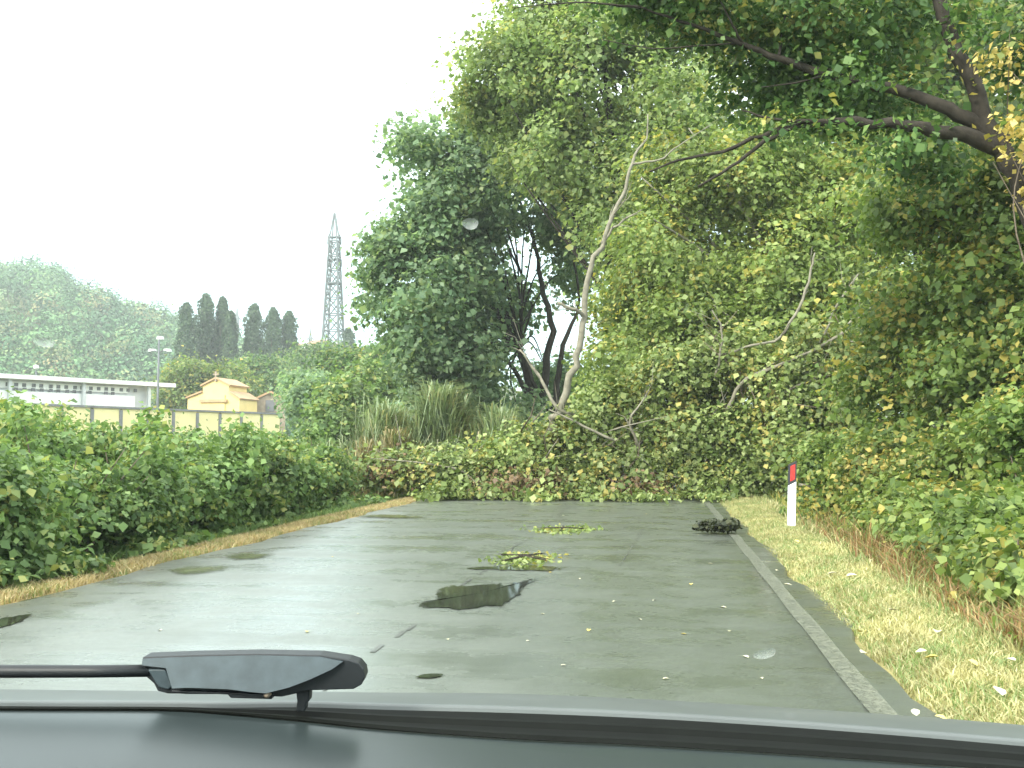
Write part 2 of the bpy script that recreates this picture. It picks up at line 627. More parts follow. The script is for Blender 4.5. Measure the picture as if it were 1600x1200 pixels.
M['water'] = water_mat('puddle_water', (.018, .02, .015), (.03, .032, .022), .05, .78, .035)
M['silt'] = water_mat('silty_shallow_water', (.06, .07, .035), (.10, .11, .055), .2, .85, .22)


def puddle(outline, label, mat='water'):
    pts = spline([list(G(u, v, .014)) for u, v in outline] + [list(G(*outline[0], .014))], 4)[:-1]
    c = pts.mean(0)
    n_ = len(pts)
    zt = max(road_z(p[0]) for p in pts) + .006
    vs, dep, fs = [], [], []
    rings = (0, .35, .7, 1.0, 1.3)
    for q in rings:
        for p in pts:
            vs.append((c[0] + (p[0] - c[0]) * q, c[1] + (p[1] - c[1]) * q, zt)); dep.append({0: .58, .35: .52, .7: .43, 1.0: .27, 1.3: .04}[q])
    for j in range(len(rings) - 1):
        fs += [(j * n_ + i, j * n_ + (i + 1) % n_, (j + 1) * n_ + (i + 1) % n_, (j + 1) * n_ + i) for i in range(n_)]
    me = bpy.data.meshes.new('puddle')
    me.from_pydata(vs, [], fs)
    me.attributes.new('depth', 'FLOAT', 'POINT').data.foreach_set('value', dep)
    return tag(link('puddle', me, M[mat]), label, 'puddle', 'puddles on the wet road', 'structure')


puddle([(648, 944), (690, 938), (680, 924), (735, 916), (770, 914), (815, 912), (832, 906), (822, 920), (800, 932), (785, 946), (735, 950), (690, 949)],
       'largest puddle mirroring green trees on the road centre')
puddle([(735, 889), (790, 885), (812, 884), (845, 886), (880, 888), (865, 893), (810, 893), (770, 892)],
       'long thin puddle just beyond the largest puddle')
puddle([(270, 890), (300, 884), (350, 885), (340, 892), (290, 896)], 'small shallow puddle near the dry grass edge of the road', 'silt')
puddle([(350, 868), (385, 864), (425, 866), (405, 872), (370, 873)], 'small shallow puddle beside the hedge further up the road', 'silt')
puddle([(-20, 972), (10, 962), (50, 958), (35, 970), (0, 980)], 'dark puddle at the road edge next to the hedge, nearest the car')
puddle([(560, 806), (590, 803), (635, 805), (660, 809), (625, 810), (585, 809)], 'thin puddle far up the road by the fallen tree', 'silt')
puddle([(645, 1061), (665, 1056), (692, 1056), (675, 1061)], 'tiny puddle on the asphalt right above the bonnet')

# verge surfaces
def verge_mat(name, a, b_, c_):
    m, n, l, b = mat_new(name)
    nz = noise(n, l, 2.2, 6)
    nf = noise(n, l, 40, 4)
    r = ramp(n, [(.3, a), (.5, b_), (.72, c_)])
    l.new(nz.outputs['Fac'], r.inputs[0])
    l.new(mix_rgb(n, l, nf.outputs['Fac'], r.outputs[0], tuple(x * .6 for x in b_)), b.inputs['Base Color'])
    b.inputs['Roughness'].default_value = .95
    b.inputs['Specular IOR Level'].default_value = .1
    return m


M['verge_r'] = verge_mat('straw_verge_soil', (.16, .17, .06), (.30, .27, .12), (.40, .36, .17))
M['verge_l'] = verge_mat('dry_verge_soil', (.18, .17, .07), (.34, .26, .12), (.44, .34, .17))


def strip(name, x0, x1, mat, dz=.004, y0=-8, y1=40, step=.5, nx=8):
    mb = MB()
    yy = [y0 + step * i for i in range(int((y1 - y0) / step) + 1)]
    vs = []
    for y in yy:
        a, b_ = x0, x1 + .1 * math.sin(y * .9)
        for k in range(nx + 1):
            x = a + (b_ - a) * k / nx
            vs.append((x, y, gz(x, y) + dz))
    w = nx + 1
    mb.add(vs, [(j * w + k, j * w + k + 1, (j + 1) * w + k + 1, (j + 1) * w + k) for j in range(len(yy) - 1) for k in range(nx)], True)
    return tag(mb.build(name, mat), kind='structure')


strip('straw_verge', 1.10, 2.35, M['verge_r'])
strip('dry_verge', -6.0, -4.85, M['verge_l'])

rng = np.random.default_rng(3)


def scatter(n, x0, x1, y0, y1, edge=.06, pw=1.6):
    y = y0 + (y1 - y0) * rng.random(n) ** pw
    a = x0 + .025 * np.sin(y * 2.3) + .02 * np.sin(y * 5.9)
    x = a + (x1 - a) * rng.random(n)
    z = np.array([gz(p, q) for p, q in zip(x, y)])
    return np.stack([x, y, z], 1)


tag(grass('straw_grass', scatter(95000, 1.25, 2.35, 2.4, 26), .055, .0035, 1.0, M['straw'], 11), 'short pale straw grass along the verge with the delineator post', 'grass', kind='stuff')
tag(grass('tall_straw_grass', scatter(4000, 1.95, 2.4, 3.5, 26), .13, .005, .7, M['straw'], 12), 'longer straw grass where the verge drops to the shrubs', 'grass', kind='stuff')
pl = scatter(60000, -5.03, -5.95, 4.5, 30)
tag(grass('dry_grass', pl, .075, .004, .9, M['dry_grass'], 13), 'brown dry grass strip between road and hedge', 'grass', kind='stuff')
pl = scatter(26000, -5.8, -7.0, 4.5, 30)
tag(grass('green_grass', pl, .19, .008, .8, M['leaf_hedge'], 14), 'green grass at the foot of the hedge', 'grass', kind='stuff')
pl = scatter(30000, 2.35, 5.5, 3.5, 22)
tag(grass('slope_grass', pl, .28, .008, .7, M['leaf_shrub'], 15), 'rough green grass on the slope below the verge', 'grass', kind='stuff')


# ------------------------------------------------------------------ trees
def limbs(root, name, paths, mat, n=8, twigs=0, jag=.25):
    """each path: rows of (u, v, depth, radius)"""
    for p in paths:
        s = spline(p, 4)
        jit = np.random.default_rng(int(abs(p[0][0])) + len(p))
        pts = [P(a, b, d) + Vector(jit.normal(size=3)) * float(r) * jag for a, b, d, r in s]
        mb = MB().tube(pts, [max(.004, q[3]) for q in s], n)
        for k in range(twigs):                      # side shoots grown with the limb
            i = int(jit.integers(len(pts) // 3, len(pts) - 1))
            t = (pts[i + 1] - pts[i]).normalized()
            q = (t * .7 + Vector(jit.normal(size=3)) * .55 + Vector((0, 0, .25))).normalized()
            L = float(.25 + .6 * jit.random()); r = max(.006, float(s[i][3]) * .38)
            e = pts[i] + q * L * .55 + Vector(jit.normal(size=3)) * .05
            mb.tube([pts[i], e, e + (q + Vector(jit.normal(size=3)) * .4) * L * .5], [r, r * .7, r * .3], 5)
        mb.build(name, mat, root)


def stem(root, name, pts, rads, mat, n=10):
    s = spline([list(p) + [r] for p, r in zip(pts, rads)], 5)
    jit = np.random.default_rng(len(pts) + int(abs(pts[0][0] * 10)))
    q = [Vector(a[:3]) + Vector(jit.normal(size=3)) * float(a[3]) * .12 for a in s]
    return MB().tube(q, [a[3] for a in s], n).build(name, mat, root)


def inner_branches(root, base, lobes, mat, seed, r0=.09, k=2):
    """limbs from the trunk out into each lobe of the crown, one mesh"""
    rr = np.random.default_rng(seed)
    mb = MB()
    for c, r, _ in lobes:
        for _k in range(k):
            e = Vector(c) + Vector(rr.normal(size=3) * np.array(r) * .45)
            b = Vector(base) + (Vector((0, 0, 1)) * max(.5, (e.z - base[2]) * .45 * rr.random()))
            mid = (b + e) / 2 + Vector(rr.normal(size=3)) * .35 + Vector((0, 0, .4))
            s = spline([list(b) + [r0], list(mid) + [r0 * .6], list(e) + [r0 * .2]], 5)
            mb.tube([Vector(a[:3]) for a in s], [a[3] for a in s], 6)
    return mb.build('branches', mat, root)


def tree(name, label, base, top, r, lobes, leafspec, mat, bark, seed, group=None, k=2, r0=None):
    root = empty(name, base, label, 'tree', group)
    mid = (Vector(base) + Vector(top)) / 2 + Vector((.3 * math.sin(seed), .2 * math.cos(seed), 0))
    stem(root, 'trunk', [base, mid, top], [r, r * .75, r * .35], bark)
    inner_branches(root, mid - (Vector(top) - Vector(base)) * .22, lobes, bark, seed, r0 or r * .4, k)
    foliage('crown', lobes, *leafspec, mat, root, seed)
    return root


def on_ground(p, dz=-.1):
    return Vector((p[0], p[1], gz(p[0], p[1]) + dz))


# dark spreading poplar past the fallen tree
LD = [LB(660, 460, 36, 90, 85, 3.2), LB(655, 235, 37, 42, 50, 1.6), LB(690, 350, 37, 75, 75, 2.6), LB(760, 300, 38, 80, 85, 3), LB(770, 215, 38, 70, 60, 2.4),
      LB(610, 395, 36, 40, 45, 1.6, 1.2), LB(720, 560, 36, 75, 60, 2.6), LB(640, 545, 35, 60, 40, 2), LB(745, 460, 38, 60, 75, 2.6), LB(880, 330, 39, 60, 70, 2.5),
      LB(740, 615, 36.5, 65, 38, 2.2), LB(680, 600, 36, 60, 36, 2), LB(800, 645, 37, 50, 30, 2), LB(800, 480, 40, 45, 55, 1.6, .6), LB(870, 600, 41, 70, 40, 2, .7), LB(890, 430, 41, 40, 55, 2, .5)]
tD = empty('poplar_tree', on_ground(P(835, 640, 38)), 'broad dark green poplar beyond the fallen tree with sky showing through its middle', 'tree', 'poplars along the road')
limbs(tD, 'trunk', [[(838, 700, 38, .28), (835, 640, 38, .24), (815, 560, 38, .17), (770, 470, 38, .13), (700, 380, 37, .07), (660, 260, 37, .03)]], M['bark_dark'])
limbs(tD, 'branch', [[(842, 660, 38.2, .2), (850, 590, 38.2, .16), (862, 520, 38.4, .13), (846, 440, 38.4, .1), (832, 370, 38.4, .07), (800, 280, 38, .04)],
                     [(860, 660, 38.6, .16), (872, 600, 38.6, .13), (880, 540, 38.6, .1), (905, 470, 39, .06), (890, 380, 39, .04)],
                     [(826, 620, 38, .1), (790, 560, 37.5, .08), (720, 530, 37, .05), (640, 500, 36, .03)],
                     [(790, 500, 38, .08), (740, 420, 37.5, .06), (640, 430, 36.5, .025)],
                     [(855, 640, 38, .1), (830, 590, 37, .07), (815, 545, 37, .05)]], M['bark_dark'], 7)
inner_branches(tD, P(815, 560, 38), LD, M['bark_dark'], 41, .05, 2)
foliage('crown', LD, 1400, 52, .55, .21, M['leaf_grey'], tD, 42)

# tall pale poplar rising behind the lifted limb
LC = [LB(800, 130, 32, 90, 95, 2.6), LB(845, 20, 32, 85, 90, 2.6), LB(930, 120, 31, 100, 110, 2.6), LB(900, 240, 31, 95, 85, 2.4), LB(1010, 30, 31, 110, 90, 2.4),
      LB(985, 330, 30, 90, 100, 2.2), LB(830, 230, 33, 60, 60, 2), LB(905, -120, 32, 110, 110, 2.6), LB(1060, 180, 30, 90, 90, 2.2), LB(745, 165, 33, 40, 40, 1.4)]
tree('poplar_tree', 'tall pale green poplar towering over the middle of the fallen tree', on_ground(P(985, 640, 31)), P(930, -60, 31.5), .17, LC, (1700, 46, .5, .165), M['leaf_pale'], M['bark_dark'], 51,
     'poplars along the road')

# broken poplar still leaning behind the road block, bright foliage
LBk = [LB(1050, 400, 26, 110, 95, 2.2), LB(1160, 310, 26, 110, 90, 2.2), LB(1090, 530, 25, 100, 80, 2), LB(1230, 420, 25, 110, 95, 2.2), LB(1210, 540, 24.5, 110, 80, 2), LB(980, 580, 25, 70, 60, 1.8),
       LB(1330, 330, 25, 110, 90, 2.2), LB(1350, 460, 24.5, 100, 90, 2), LB(1060, 270, 27, 80, 70, 1.8), LB(985, 480, 27, 60, 70, 1.6), LB(1300, 580, 24, 110, 70, 2), LB(1260, 230, 26, 110, 80, 2)]
tree('leaning_poplar', 'bright yellow-green poplar right behind the pale broken branches', on_ground(P(1330, 700, 26)), P(1180, 260, 26), .22, LBk, (1800, 50, .45, .135), M['leaf_light'], M['bark_pale'], 61,
     'poplars along the road')

# backdrop poplars that close the row
for i, (u, d, lobes, lab) in enumerate([
    (1180, 46, [LB(1100, 300, 46, 150, 140, 4), LB(1230, 420, 46, 150, 140, 4), LB(1050, 520, 46, 110, 90, 3), LB(1180, 120, 46, 150, 150, 4), LB(1180, 570, 46, 120, 70, 3), LB(1250, -20, 46, 150, 120, 4)],
     'shaded poplar glimpsed between the pale poplar and the leaning one'),
    (1430, 34, [LB(1400, 250, 34, 150, 140, 3.5), LB(1500, 420, 34, 150, 140, 3.5), LB(1420, 560, 34, 150, 90, 3), LB(1560, 120, 34, 150, 150, 3.5), LB(1420, 60, 34, 140, 120, 3.5)],
     'dark poplar filling the gaps behind the delineator post thicket')]):
    tree('poplar_tree', lab, on_ground(P(u, 690, d)), P(u, 150, d), .24, lobes, (800, 55, .8, .27), M['leaf_mid'], M['bark_dark'], 71 + i, 'poplars along the road')

# right hand thicket tree
LF = [LB(1480, 330, 15.5, 130, 110, 1.5), LB(1570, 450, 14.5, 110, 120, 1.5), LB(1450, 480, 16, 110, 100, 1.5), LB(1520, 600, 14.5, 120, 100, 1.4), LB(1620, 300, 14, 100, 120, 1.4),
      LB(1400, 610, 16.5, 90, 70, 1.3), LB(1640, 560, 13.5, 100, 130, 1.4), LB(1460, 700, 14.5, 100, 70, 1.2)]
tree('poplar_tree', 'leafy poplar with yellowing patches behind the verge shrubs', on_ground(P(1560, 700, 16.5)), P(1540, 300, 15.5), .16, LF, (1050, 52, .34, .105), M['leaf_mid'], M['bark_dark'], 81,
     'poplars along the road')

# near poplar with the dark trunk, boughs over the road
LE = [LB(1500, 45, 11.35, 45, 50, .3, .6), LB(1430, 215, 11.1, 55, 22, .3, .5), LB(1350, 120, 11.3, 60, 30, .3, .6), LB(1250, 205, 11.2, 60, 22, .3, .4), LB(1120, 25, 12, 110, 45, 1), LB(1270, 40, 12, 110, 70, 1.1), LB(1390, 60, 12.6, 75, 80, .9), LB(1270, 150, 12.3, 110, 45, .9), LB(1390, 165, 12.4, 75, 40, .7), LB(1050, -60, 12, 130, 70, 1.2),
      LB(1250, -90, 12, 140, 80, 1.3), LB(1430, -110, 12.4, 110, 80, 1.0), LB(1180, 130, 12.3, 90, 35, .7, .7), LB(1600, 60, 13.2, 70, 90, .7), LB(1010, 5, 12, 60, 22, .6, .7), LB(1440, 255, 12.8, 70, 40, .7)]
tE = empty('near_poplar', on_ground(P(1720, 830, 11.5)), 'dark trunked poplar leaning over the road at the top of the picture', 'tree', 'poplars along the road')
limbs(tE, 'trunk', [[(1760, 980, 11.3, 0.163), (1690, 620, 11.5, 0.144), (1625, 380, 11.6, 0.124), (1580, 270, 11.6, 0.114), (1545, 195, 11.6, 0.105), (1505, 100, 11.6, 0.091), (1470, 10, 11.6, 0.078), (1440, -130, 11.8, 0.052)]], M['bark_dark'], 12)
limbs(tE, 'branch', [
    [(1575, 240, 11.6, .1), (1520, 215, 11.5, .095), (1440, 200, 11.4, .075), (1340, 190, 11.4, .055), (1250, 196, 11.4, .04), (1190, 212, 11.4, .028), (1130, 236, 11.4, .022), (1060, 250, 11.4, .016), (1015, 268, 11.4, .01)],
    [(1250, 196, 11.4, .032), (1195, 222, 11.3, .025), (1140, 262, 11.3, .018), (1090, 292, 11.3, .012)],
    [(1310, 190, 11.4, .03), (1215, 187, 11.3, .018), (1160, 172, 11.3, .01)],
    [(1570, 225, 11.6, .1), (1500, 180, 11.6, .085), (1420, 148, 11.6, .07), (1290, 116, 11.6, .055), (1220, 92, 11.6, .042), (1150, 65, 11.6, .03), (1060, 32, 11.6, .018), (990, 8, 11.6, .012)],
    [(1160, 68, 11.6, .02), (1145, 40, 11.5, .014), (1125, 0, 11.5, .008)],
    [(1218, 92, 11.6, .02), (1222, 50, 11.6, .014), (1235, -10, 11.6, .008)],
    [(1150, 68, 11.6, .012), (1080, 72, 11.5, .009), (1020, 76, 11.5, .008), (940, 62, 11.5, .005)],
    [(1290, 118, 11.6, .018), (1240, 130, 11.5, .011), (1190, 136, 11.5, .006)],
    [(1000, 12, 11.6, .02), (960, 8, 11.5, .014), (900, 4, 11.5, .01), (800, 12, 11.5, .004)]], M['bark_dark'], 8)
foliage('crown', LE, 680, 52, .27, .088, M['leaf_dark'], tE, 91)

# yellowing maple twigs at the edge of the near poplar
LY = [LB(1580, 90, 11, 38, 38, .35, .8), LB(1612, 210, 10.8, 36, 48, .35), LB(1650, 130, 11, 50, 110, .5), LB(1572, 245, 10.8, 16, 20, .2, .5), LB(1660, 300, 11, 50, 80, .5)]
tree('maple_sapling', 'yellow leaved sapling against the dark leaning trunk', on_ground(P(1700, 830, 10.9)), P(1620, 60, 10.9), .06, LY, (60, 32, .2, .075), M['leaf_yellow'], M['bark_mid'], 95, r0=.015)

# ------------------------------------------------------------------ the fallen poplar
fallen = empty('fallen_poplar', on_ground(P(1420, 760, 23)), 'fallen poplar blocking the road with its leafy crown and pale limbs', 'tree')
limbs(fallen, 'trunk', [[(1470, 775, 23.4, .27), (1330, 745, 23, .25), (1165, 737, 22.6, .2), (1000, 725, 22.4, .14), (880, 700, 22.2, .11), (780, 728, 22.2, .06), (640, 740, 22.2, .03)]], M['bark_pale'], 12)
limbs(fallen, 'branch', [
    [(858, 690, 21.9, 0.095), (866, 655, 21.8, 0.088), (885, 612, 21.6, 0.082), (900, 560, 21.5, 0.078), (912, 492, 21.5, 0.071), (918, 430, 21.5, 0.061), (945, 372, 21.5, 0.051), (972, 305, 21.5, 0.041), (988, 254, 21.5, 0.034), (1010, 215, 21.6, 0.020), (1012, 178, 21.6, 0.014)],
    [(912, 495, 21.4, 0.048), (893, 482, 21.2, 0.037), (872, 474, 21.1, 0.034)],
    [(940, 380, 21.5, 0.031), (965, 350, 21.4, 0.024), (1002, 328, 21.4, 0.010)],
    [(988, 256, 21.5, 0.027), (1030, 250, 21.5, 0.020), (1060, 228, 21.5, 0.014), (1110, 196, 21.5, 0.007)],
    [(905, 650, 21.9, 0.048), (870, 636, 21.7, 0.041), (840, 585, 21.9, 0.034), (812, 545, 22, 0.020)],
    [(1117, 592, 21.4, 0.027), (1126, 548, 21.3, 0.027), (1128, 515, 21.3, 0.020), (1112, 484, 21.3, 0.011)],
    [(1128, 554, 21.4, 0.020), (1175, 540, 21.3, 0.027), (1220, 525, 21.2, 0.029), (1248, 480, 21.1, 0.031), (1266, 430, 21.1, 0.027), (1272, 395, 21.1, 0.017)],
    [(1118, 690, 21.6, 0.051), (1142, 636, 21.4, 0.048), (1165, 592, 21.2, 0.042), (1230, 566, 21, 0.037), (1300, 532, 20.8, 0.034), (1335, 495, 20.8, 0.041), (1358, 466, 20.8, 0.034)],
    [(1280, 536, 20.9, 0.020), (1308, 478, 20.8, 0.024), (1340, 428, 20.8, 0.017)],
    [(1310, 528, 20.8, 0.020), (1345, 495, 20.7, 0.020), (1385, 458, 20.6, 0.010)],
    [(1320, 533, 20.8, 0.017), (1365, 534, 20.6, 0.020), (1410, 528, 20.5, 0.008)],
    [(1220, 615, 21, 0.020), (1270, 592, 20.8, 0.024), (1300, 585, 20.7, 0.014)],
    [(1000, 700, 21.4, 0.034), (985, 660, 21.2, 0.027), (1015, 610, 21.2, 0.014)],
    [(960, 690, 21, 0.031), (900, 660, 21, 0.024), (858, 640, 21, 0.014)],
    [(760, 770, 20.8, 0.014), (720, 735, 21, 0.020), (650, 722, 21.2, 0.014), (580, 716, 21.4, 0.007)],
    [(1090, 750, 20.8, 0.020), (1010, 742, 20.8, 0.020), (930, 755, 20.8, 0.010)]], M['bark_pale'], 8, 5, .5)
LG = [LB(620, 738, 22.2, 65, 26, .9, 1.0), LB(720, 735, 21.8, 80, 34, .9), LB(815, 715, 21.8, 70, 50, .9), LB(870, 755, 21.2, 80, 28, .8), LB(910, 690, 22, 70, 52, .9), LB(985, 735, 21.4, 80, 45, .8),
      LB(1000, 655, 22.6, 80, 45, .9), LB(1075, 700, 21.6, 75, 60, .8), LB(1090, 625, 22.4, 70, 45, .9), LB(1160, 680, 21.6, 80, 50, .8), LB(1230, 640, 21.4, 85, 50, .8), LB(1320, 650, 21, 80, 50, .8),
      LB(1200, 590, 21.8, 100, 45, .8, .9), LB(1310, 560, 21.2, 90, 50, .8, .9), LB(1070, 590, 22.2, 80, 45, .8), LB(1140, 560, 22.2, 80, 45, .8, .8), LB(960, 630, 22.2, 60, 40, .8, .8), LB(1250, 710, 20.5, 80, 40, .8), LB(1090, 755, 21, 80, 26, .5, 1.0), LB(760, 768, 20.8, 80, 14, .6), LB(950, 775, 20.6, 110, 12, .5),
      LB(690, 774, 20.2, 40, 9, .35), LB(845, 779, 20.0, 35, 10, .3), LB(1010, 783, 19.8, 45, 10, .35), LB(1120, 780, 20.0, 30, 8, .3, .6), LB(930, 778, 20.1, 30, 14, .3), LB(1370, 720, 19.5, 70, 50, .8), LB(1190, 745, 20.8, 65, 30, .5, .9)]
foliage('crown', LG, 1800, 44, .32, .115, M['leaf_fallen'], fallen, 101, floor=.0)
tw = np.random.default_rng(909)
for c, r, _ in LG[:15]:
    for k in range(4):                                # snapped twigs standing out of the heap
        a_ = Vector(c) + Vector(tw.normal(size=3) * np.array(r) * .5)
        q_ = (Vector(tw.normal(size=3)) + Vector((.4, -.5, .5))).normalized()
        L_ = float(.5 + tw.random() * 1.0)
        e_ = a_ + q_ * L_ * .5 + Vector(tw.normal(size=3)) * .08
        f_ = e_ + (q_ + Vector(tw.normal(size=3)) * .35) * L_ * .5
        mb = MB().tube([a_, e_, f_], [.022, .016, .006], 6)
        mb.tube([e_, e_ + (q_ + Vector(tw.normal(size=3)) * .8) * L_ * .3], [.011, .004], 5)
        mb.build('twig', M['bark_pale'] if k % 2 else M['bark_mid'], fallen)
M['dead_leaf'] = leaf_mat('dead_leaf', (.09, .055, .03), (.16, .105, .055), (.25, .18, .09), None, 0, 1)
o = foliage('withered_leaves', [LB(610, 735, 22, 50, 16, .6, .5), LB(820, 765, 20.9, 90, 18, .5), LB(980, 765, 20.7, 70, 14, .4, .6)],
            110, 40, .3, .10, M['dead_leaf'], fallen, 103, floor=.0)

# broken branch hanging behind the post
hb = empty('broken_branch', P(1330, 768, 15.5), 'pale broken branch hanging just right of the delineator post', 'branch')
limbs(hb, 'limb', [[(1248, 757, 15.6, .02), (1285, 766, 15.5, .035), (1318, 773, 15.4, .04), (1345, 776, 15.4, .03)]], M['bark_pale'])
limbs(hb, 'twig', [[(1316, 772, 15.4, .025), (1330, 752, 15.4, .02), (1342, 740, 15.4, .012)]], M['bark_dark'])

# ------------------------------------------------------------------ shrubs of the right slope
shr = [((1290, 770, 15.5), [LB(1290, 740, 15.8, 45, 50, .7), LB(1275, 800, 15.2, 35, 35, .5)], 'dark shrub directly behind the delineator post', 'leaf_mid'),
       ((1380, 800, 13.5), [LB(1370, 740, 14, 60, 60, .8), LB(1400, 800, 13, 60, 45, .7)], 'yellow-green shrub just right of the broken branch', 'leaf_shrub'),
       ((1470, 820, 12), [LB(1470, 760, 12.5, 80, 70, .8), LB(1460, 840, 11.8, 60, 45, .6)], 'yellow-green shrub midway between post and picture edge', 'leaf_shrub'),
       ((1560, 830, 11), [LB(1560, 720, 11.5, 90, 80, .8), LB(1570, 820, 10.6, 70, 70, .7), LB(1520, 890, 10.4, 45, 35, .4)], 'bright shrub reaching the edge of the picture above the brown weeds', 'leaf_shrub'),
       ((1650, 900, 9.5), [LB(1640, 860, 9.6, 80, 100, .7), LB(1620, 700, 10.5, 80, 90, .8)], 'green shrub cut by the edge of the picture', 'leaf_mid')]
for (x, y, h_, mt_, lab_) in ((2.62, 5.9, .26, 'leaf_mid', 'low green undergrowth by the verge nearest the car'), (2.6, 7.5, .32, 'leaf_shrub', 'low yellowish undergrowth by the verge, second from the car'),
                             (2.62, 9.4, .36, 'leaf_mid', 'low green undergrowth by the verge among the brown weeds'), (2.62, 11.4, .36, 'leaf_shrub', 'low undergrowth by the verge just before the post')):
    cc_ = Vector((x + .25, y, gz(x, y) + h_ * 1.1))
    shr.append(((x, y, None), [(cc_, (.48, .95, h_), 1), (cc_ + Vector((.3, .3, h_ * .6)), (.4, .7, h_ * .8), 1)], lab_, mt_))
for i, (b, lob, lab, mt) in enumerate(shr):
    base = on_ground(P(*b)) if b[2] is not None else on_ground((b[0], b[1]))
    root = empty('shrub', base, lab, 'shrub', 'shrubs on the slope beside the road')
    mb = MB()
    for c, r, _ in lob:
        for k in range(4):
            e = Vector(c) + Vector(np.random.default_rng(i * 9 + k).normal(size=3) * np.array(r) * .5)
            m_ = (base + e) / 2 + Vector((0, 0, .15))
            s = spline([list(base) + [.025], list(m_) + [.017], list(e) + [.006]], 4)
            mb.tube([Vector(a[:3]) for a in s], [a[3] for a in s], 5)
    mb.build('stems', M['bark_mid'], root)
    foliage('foliage', lob, 190, 44, .2, .085, M[mt], root, 120 + i, floor=gz)

# brown weeds along the lip of the verge
for i, (x, y, wx, wy, h_, lab) in enumerate([(2.45, 12.0, .28, .9, .42, 'brown dry weeds beside the foot of the delineator post'), (2.42, 9.6, .25, .9, .40, 'tan dead weeds between the rusty weeds and the post'),
                                             (2.42, 7.6, .24, .8, .40, 'rusty brown weeds on the lip of the verge'), (2.38, 6.0, .22, .6, .36, 'reddish dead weeds at the edge of the picture')]):
    pp = rng.normal(size=(2200, 2)) * np.array([wx, wy])
    pos = np.array([[x + a, y + b, gz(x + a, y + b)] for a, b in pp if x + a > 2.0])
    hh_ = h_ * (.55 + .45 * np.sin(pos[:, 1] * 3.1 + i) * np.sin(pos[:, 1] * 1.3))
    o = grass('dry_weeds', pos, np.maximum(.16, hh_), .006, .75, M['brown_weed'], 150 + i)
    tag(o, lab, 'weeds', 'weeds along the lip of the verge', 'stuff')

# ------------------------------------------------------------------ left hedge: brambles and robinia
hed = [(-90, 835, 8.2, 140, 105, 1.0), (30, 815, 8.8, 120, 105, 1.0), (150, 790, 10.5, 110, 85, 1.0), (250, 790, 12, 90, 75, 1.0), (335, 770, 13.5, 85, 62, 1.0), (410, 762, 15.5, 75, 52, 1.0), (480, 752, 18, 62, 42, 1.0),
       (535, 745, 20.5, 45, 40, 1.0), (60, 722, 12, 120, 60, 1.1), (200, 728, 14, 110, 50, 1.1), (330, 730, 17, 90, 36, 1.1), (450, 725, 21, 75, 30, 1.1)]
hl = ['hedge bush cut off by the picture edge beside the road', 'hedge bush nearest the car that is wholly in view', 'hedge bush with dark hollow, second from the car along the road', 'hedge bush below the street lamp', 'hedge bush below the yellow chapel',
      'hedge bush below the brown stone hut', 'hedge bush at the end of the row before the reeds', 'small dark hedge bush touching the fallen crown', 'rear hedge bush below the white building', 'rear hedge bush below the gap between white building and chapel',
      'rear hedge bush in front of the yellow wall pillars', 'rear hedge bush in front of the end of the yellow wall']
for i, ((u, v, d, ru, rv, rd), lab) in enumerate(zip(hed, hl)):
    k = d / FPX
    c = P(u, v, d) + Vector((-.5, 0, 0))
    base = Vector((c.x, c.y, gz(c.x, c.y) - .05))
    root = empty('hedge_bush', base, lab, 'bush', 'bushes of the hedge along the road')
    r2 = random.Random(i)
    lob = [(c, (ru * k, rd, rv * k), 1)]
    for q in range(5):
        lob.append((c + Vector((r2.uniform(-.8, .8) * ru * k, r2.uniform(-.8, .8) * rd, r2.uniform(-.2, .75) * rv * k)), (ru * k * .38, rd * .4, rv * k * .42), 1.2))
    low = c.z - base.z
    lob.append((Vector((c.x - .05, c.y, base.z + low * .3)), (ru * k * .8, rd * .8, max(.25, low * .4)), .8))
    mb = MB()
    for q in range(9):
        e = c + Vector((r2.uniform(-.9, .9) * ru * k, r2.uniform(-.9, .9) * rd, rv * k * r2.uniform(.4, 1.25) * (1.35 if q < 3 else 1)))
        m_ = (base + e) / 2 + Vector((r2.uniform(-.15, .15), 0, .12))
        s = spline([list(base) + [.02], list(m_) + [.013], list(e) + [.004]], 4)
        mb.tube([Vector(a[:3]) for a in s], [a[3] for a in s], 5)
        if q < 6: lob.append((e, (.09, .09, .2), 1.2))
    mb.build('stems', M['bark_mid'], root)
    foliage('foliage', lob, 400 if d < 16 else 320, 46, .2, .08 if d < 13 else .095, M['leaf_hedge'], root, 200 + i, shell=1.6, floor=gz)
# low creepers spilling over the dry strip
for i, (u, v, d) in enumerate([(110, 880, 8.6), (300, 828, 11.5), (430, 800, 14.5), (520, 775, 18), (600, 768, 20)]):
    c = P(u, v, d) + Vector((-.55, 0, 0))
    lab = ['nearest leafy creeper', 'leafy creeper below the street lamp', 'leafy creeper below the stone hut', 'leafy creeper below the pylon', 'leafy creeper beside the fallen crown'][i] + ' spilling onto the dry grass strip'
    root = empty('creeper', on_ground(c), lab, 'creeper', 'creepers at the foot of the hedge')
    foliage('foliage', [(Vector((c.x, c.y, gz(c.x, c.y) + .12)), (.55, .9, .16), 1)], 60, 34, .15, .10, M['leaf_hedge'], root, 240 + i, floor=gz)
    mb = MB()
    for q in range(5):
        a = q * 1.3
        z0 = gz(c.x, c.y)
        mb.tube([(c.x, c.y, z0), (c.x + .25 * math.cos(a), c.y + .4 * math.sin(a), z0 + .2), (c.x + .5 * math.cos(a), c.y + .8 * math.sin(a), z0 + .1)], [.01, .007, .003], 5)
    mb.build('stems', M['bark_mid'], root)


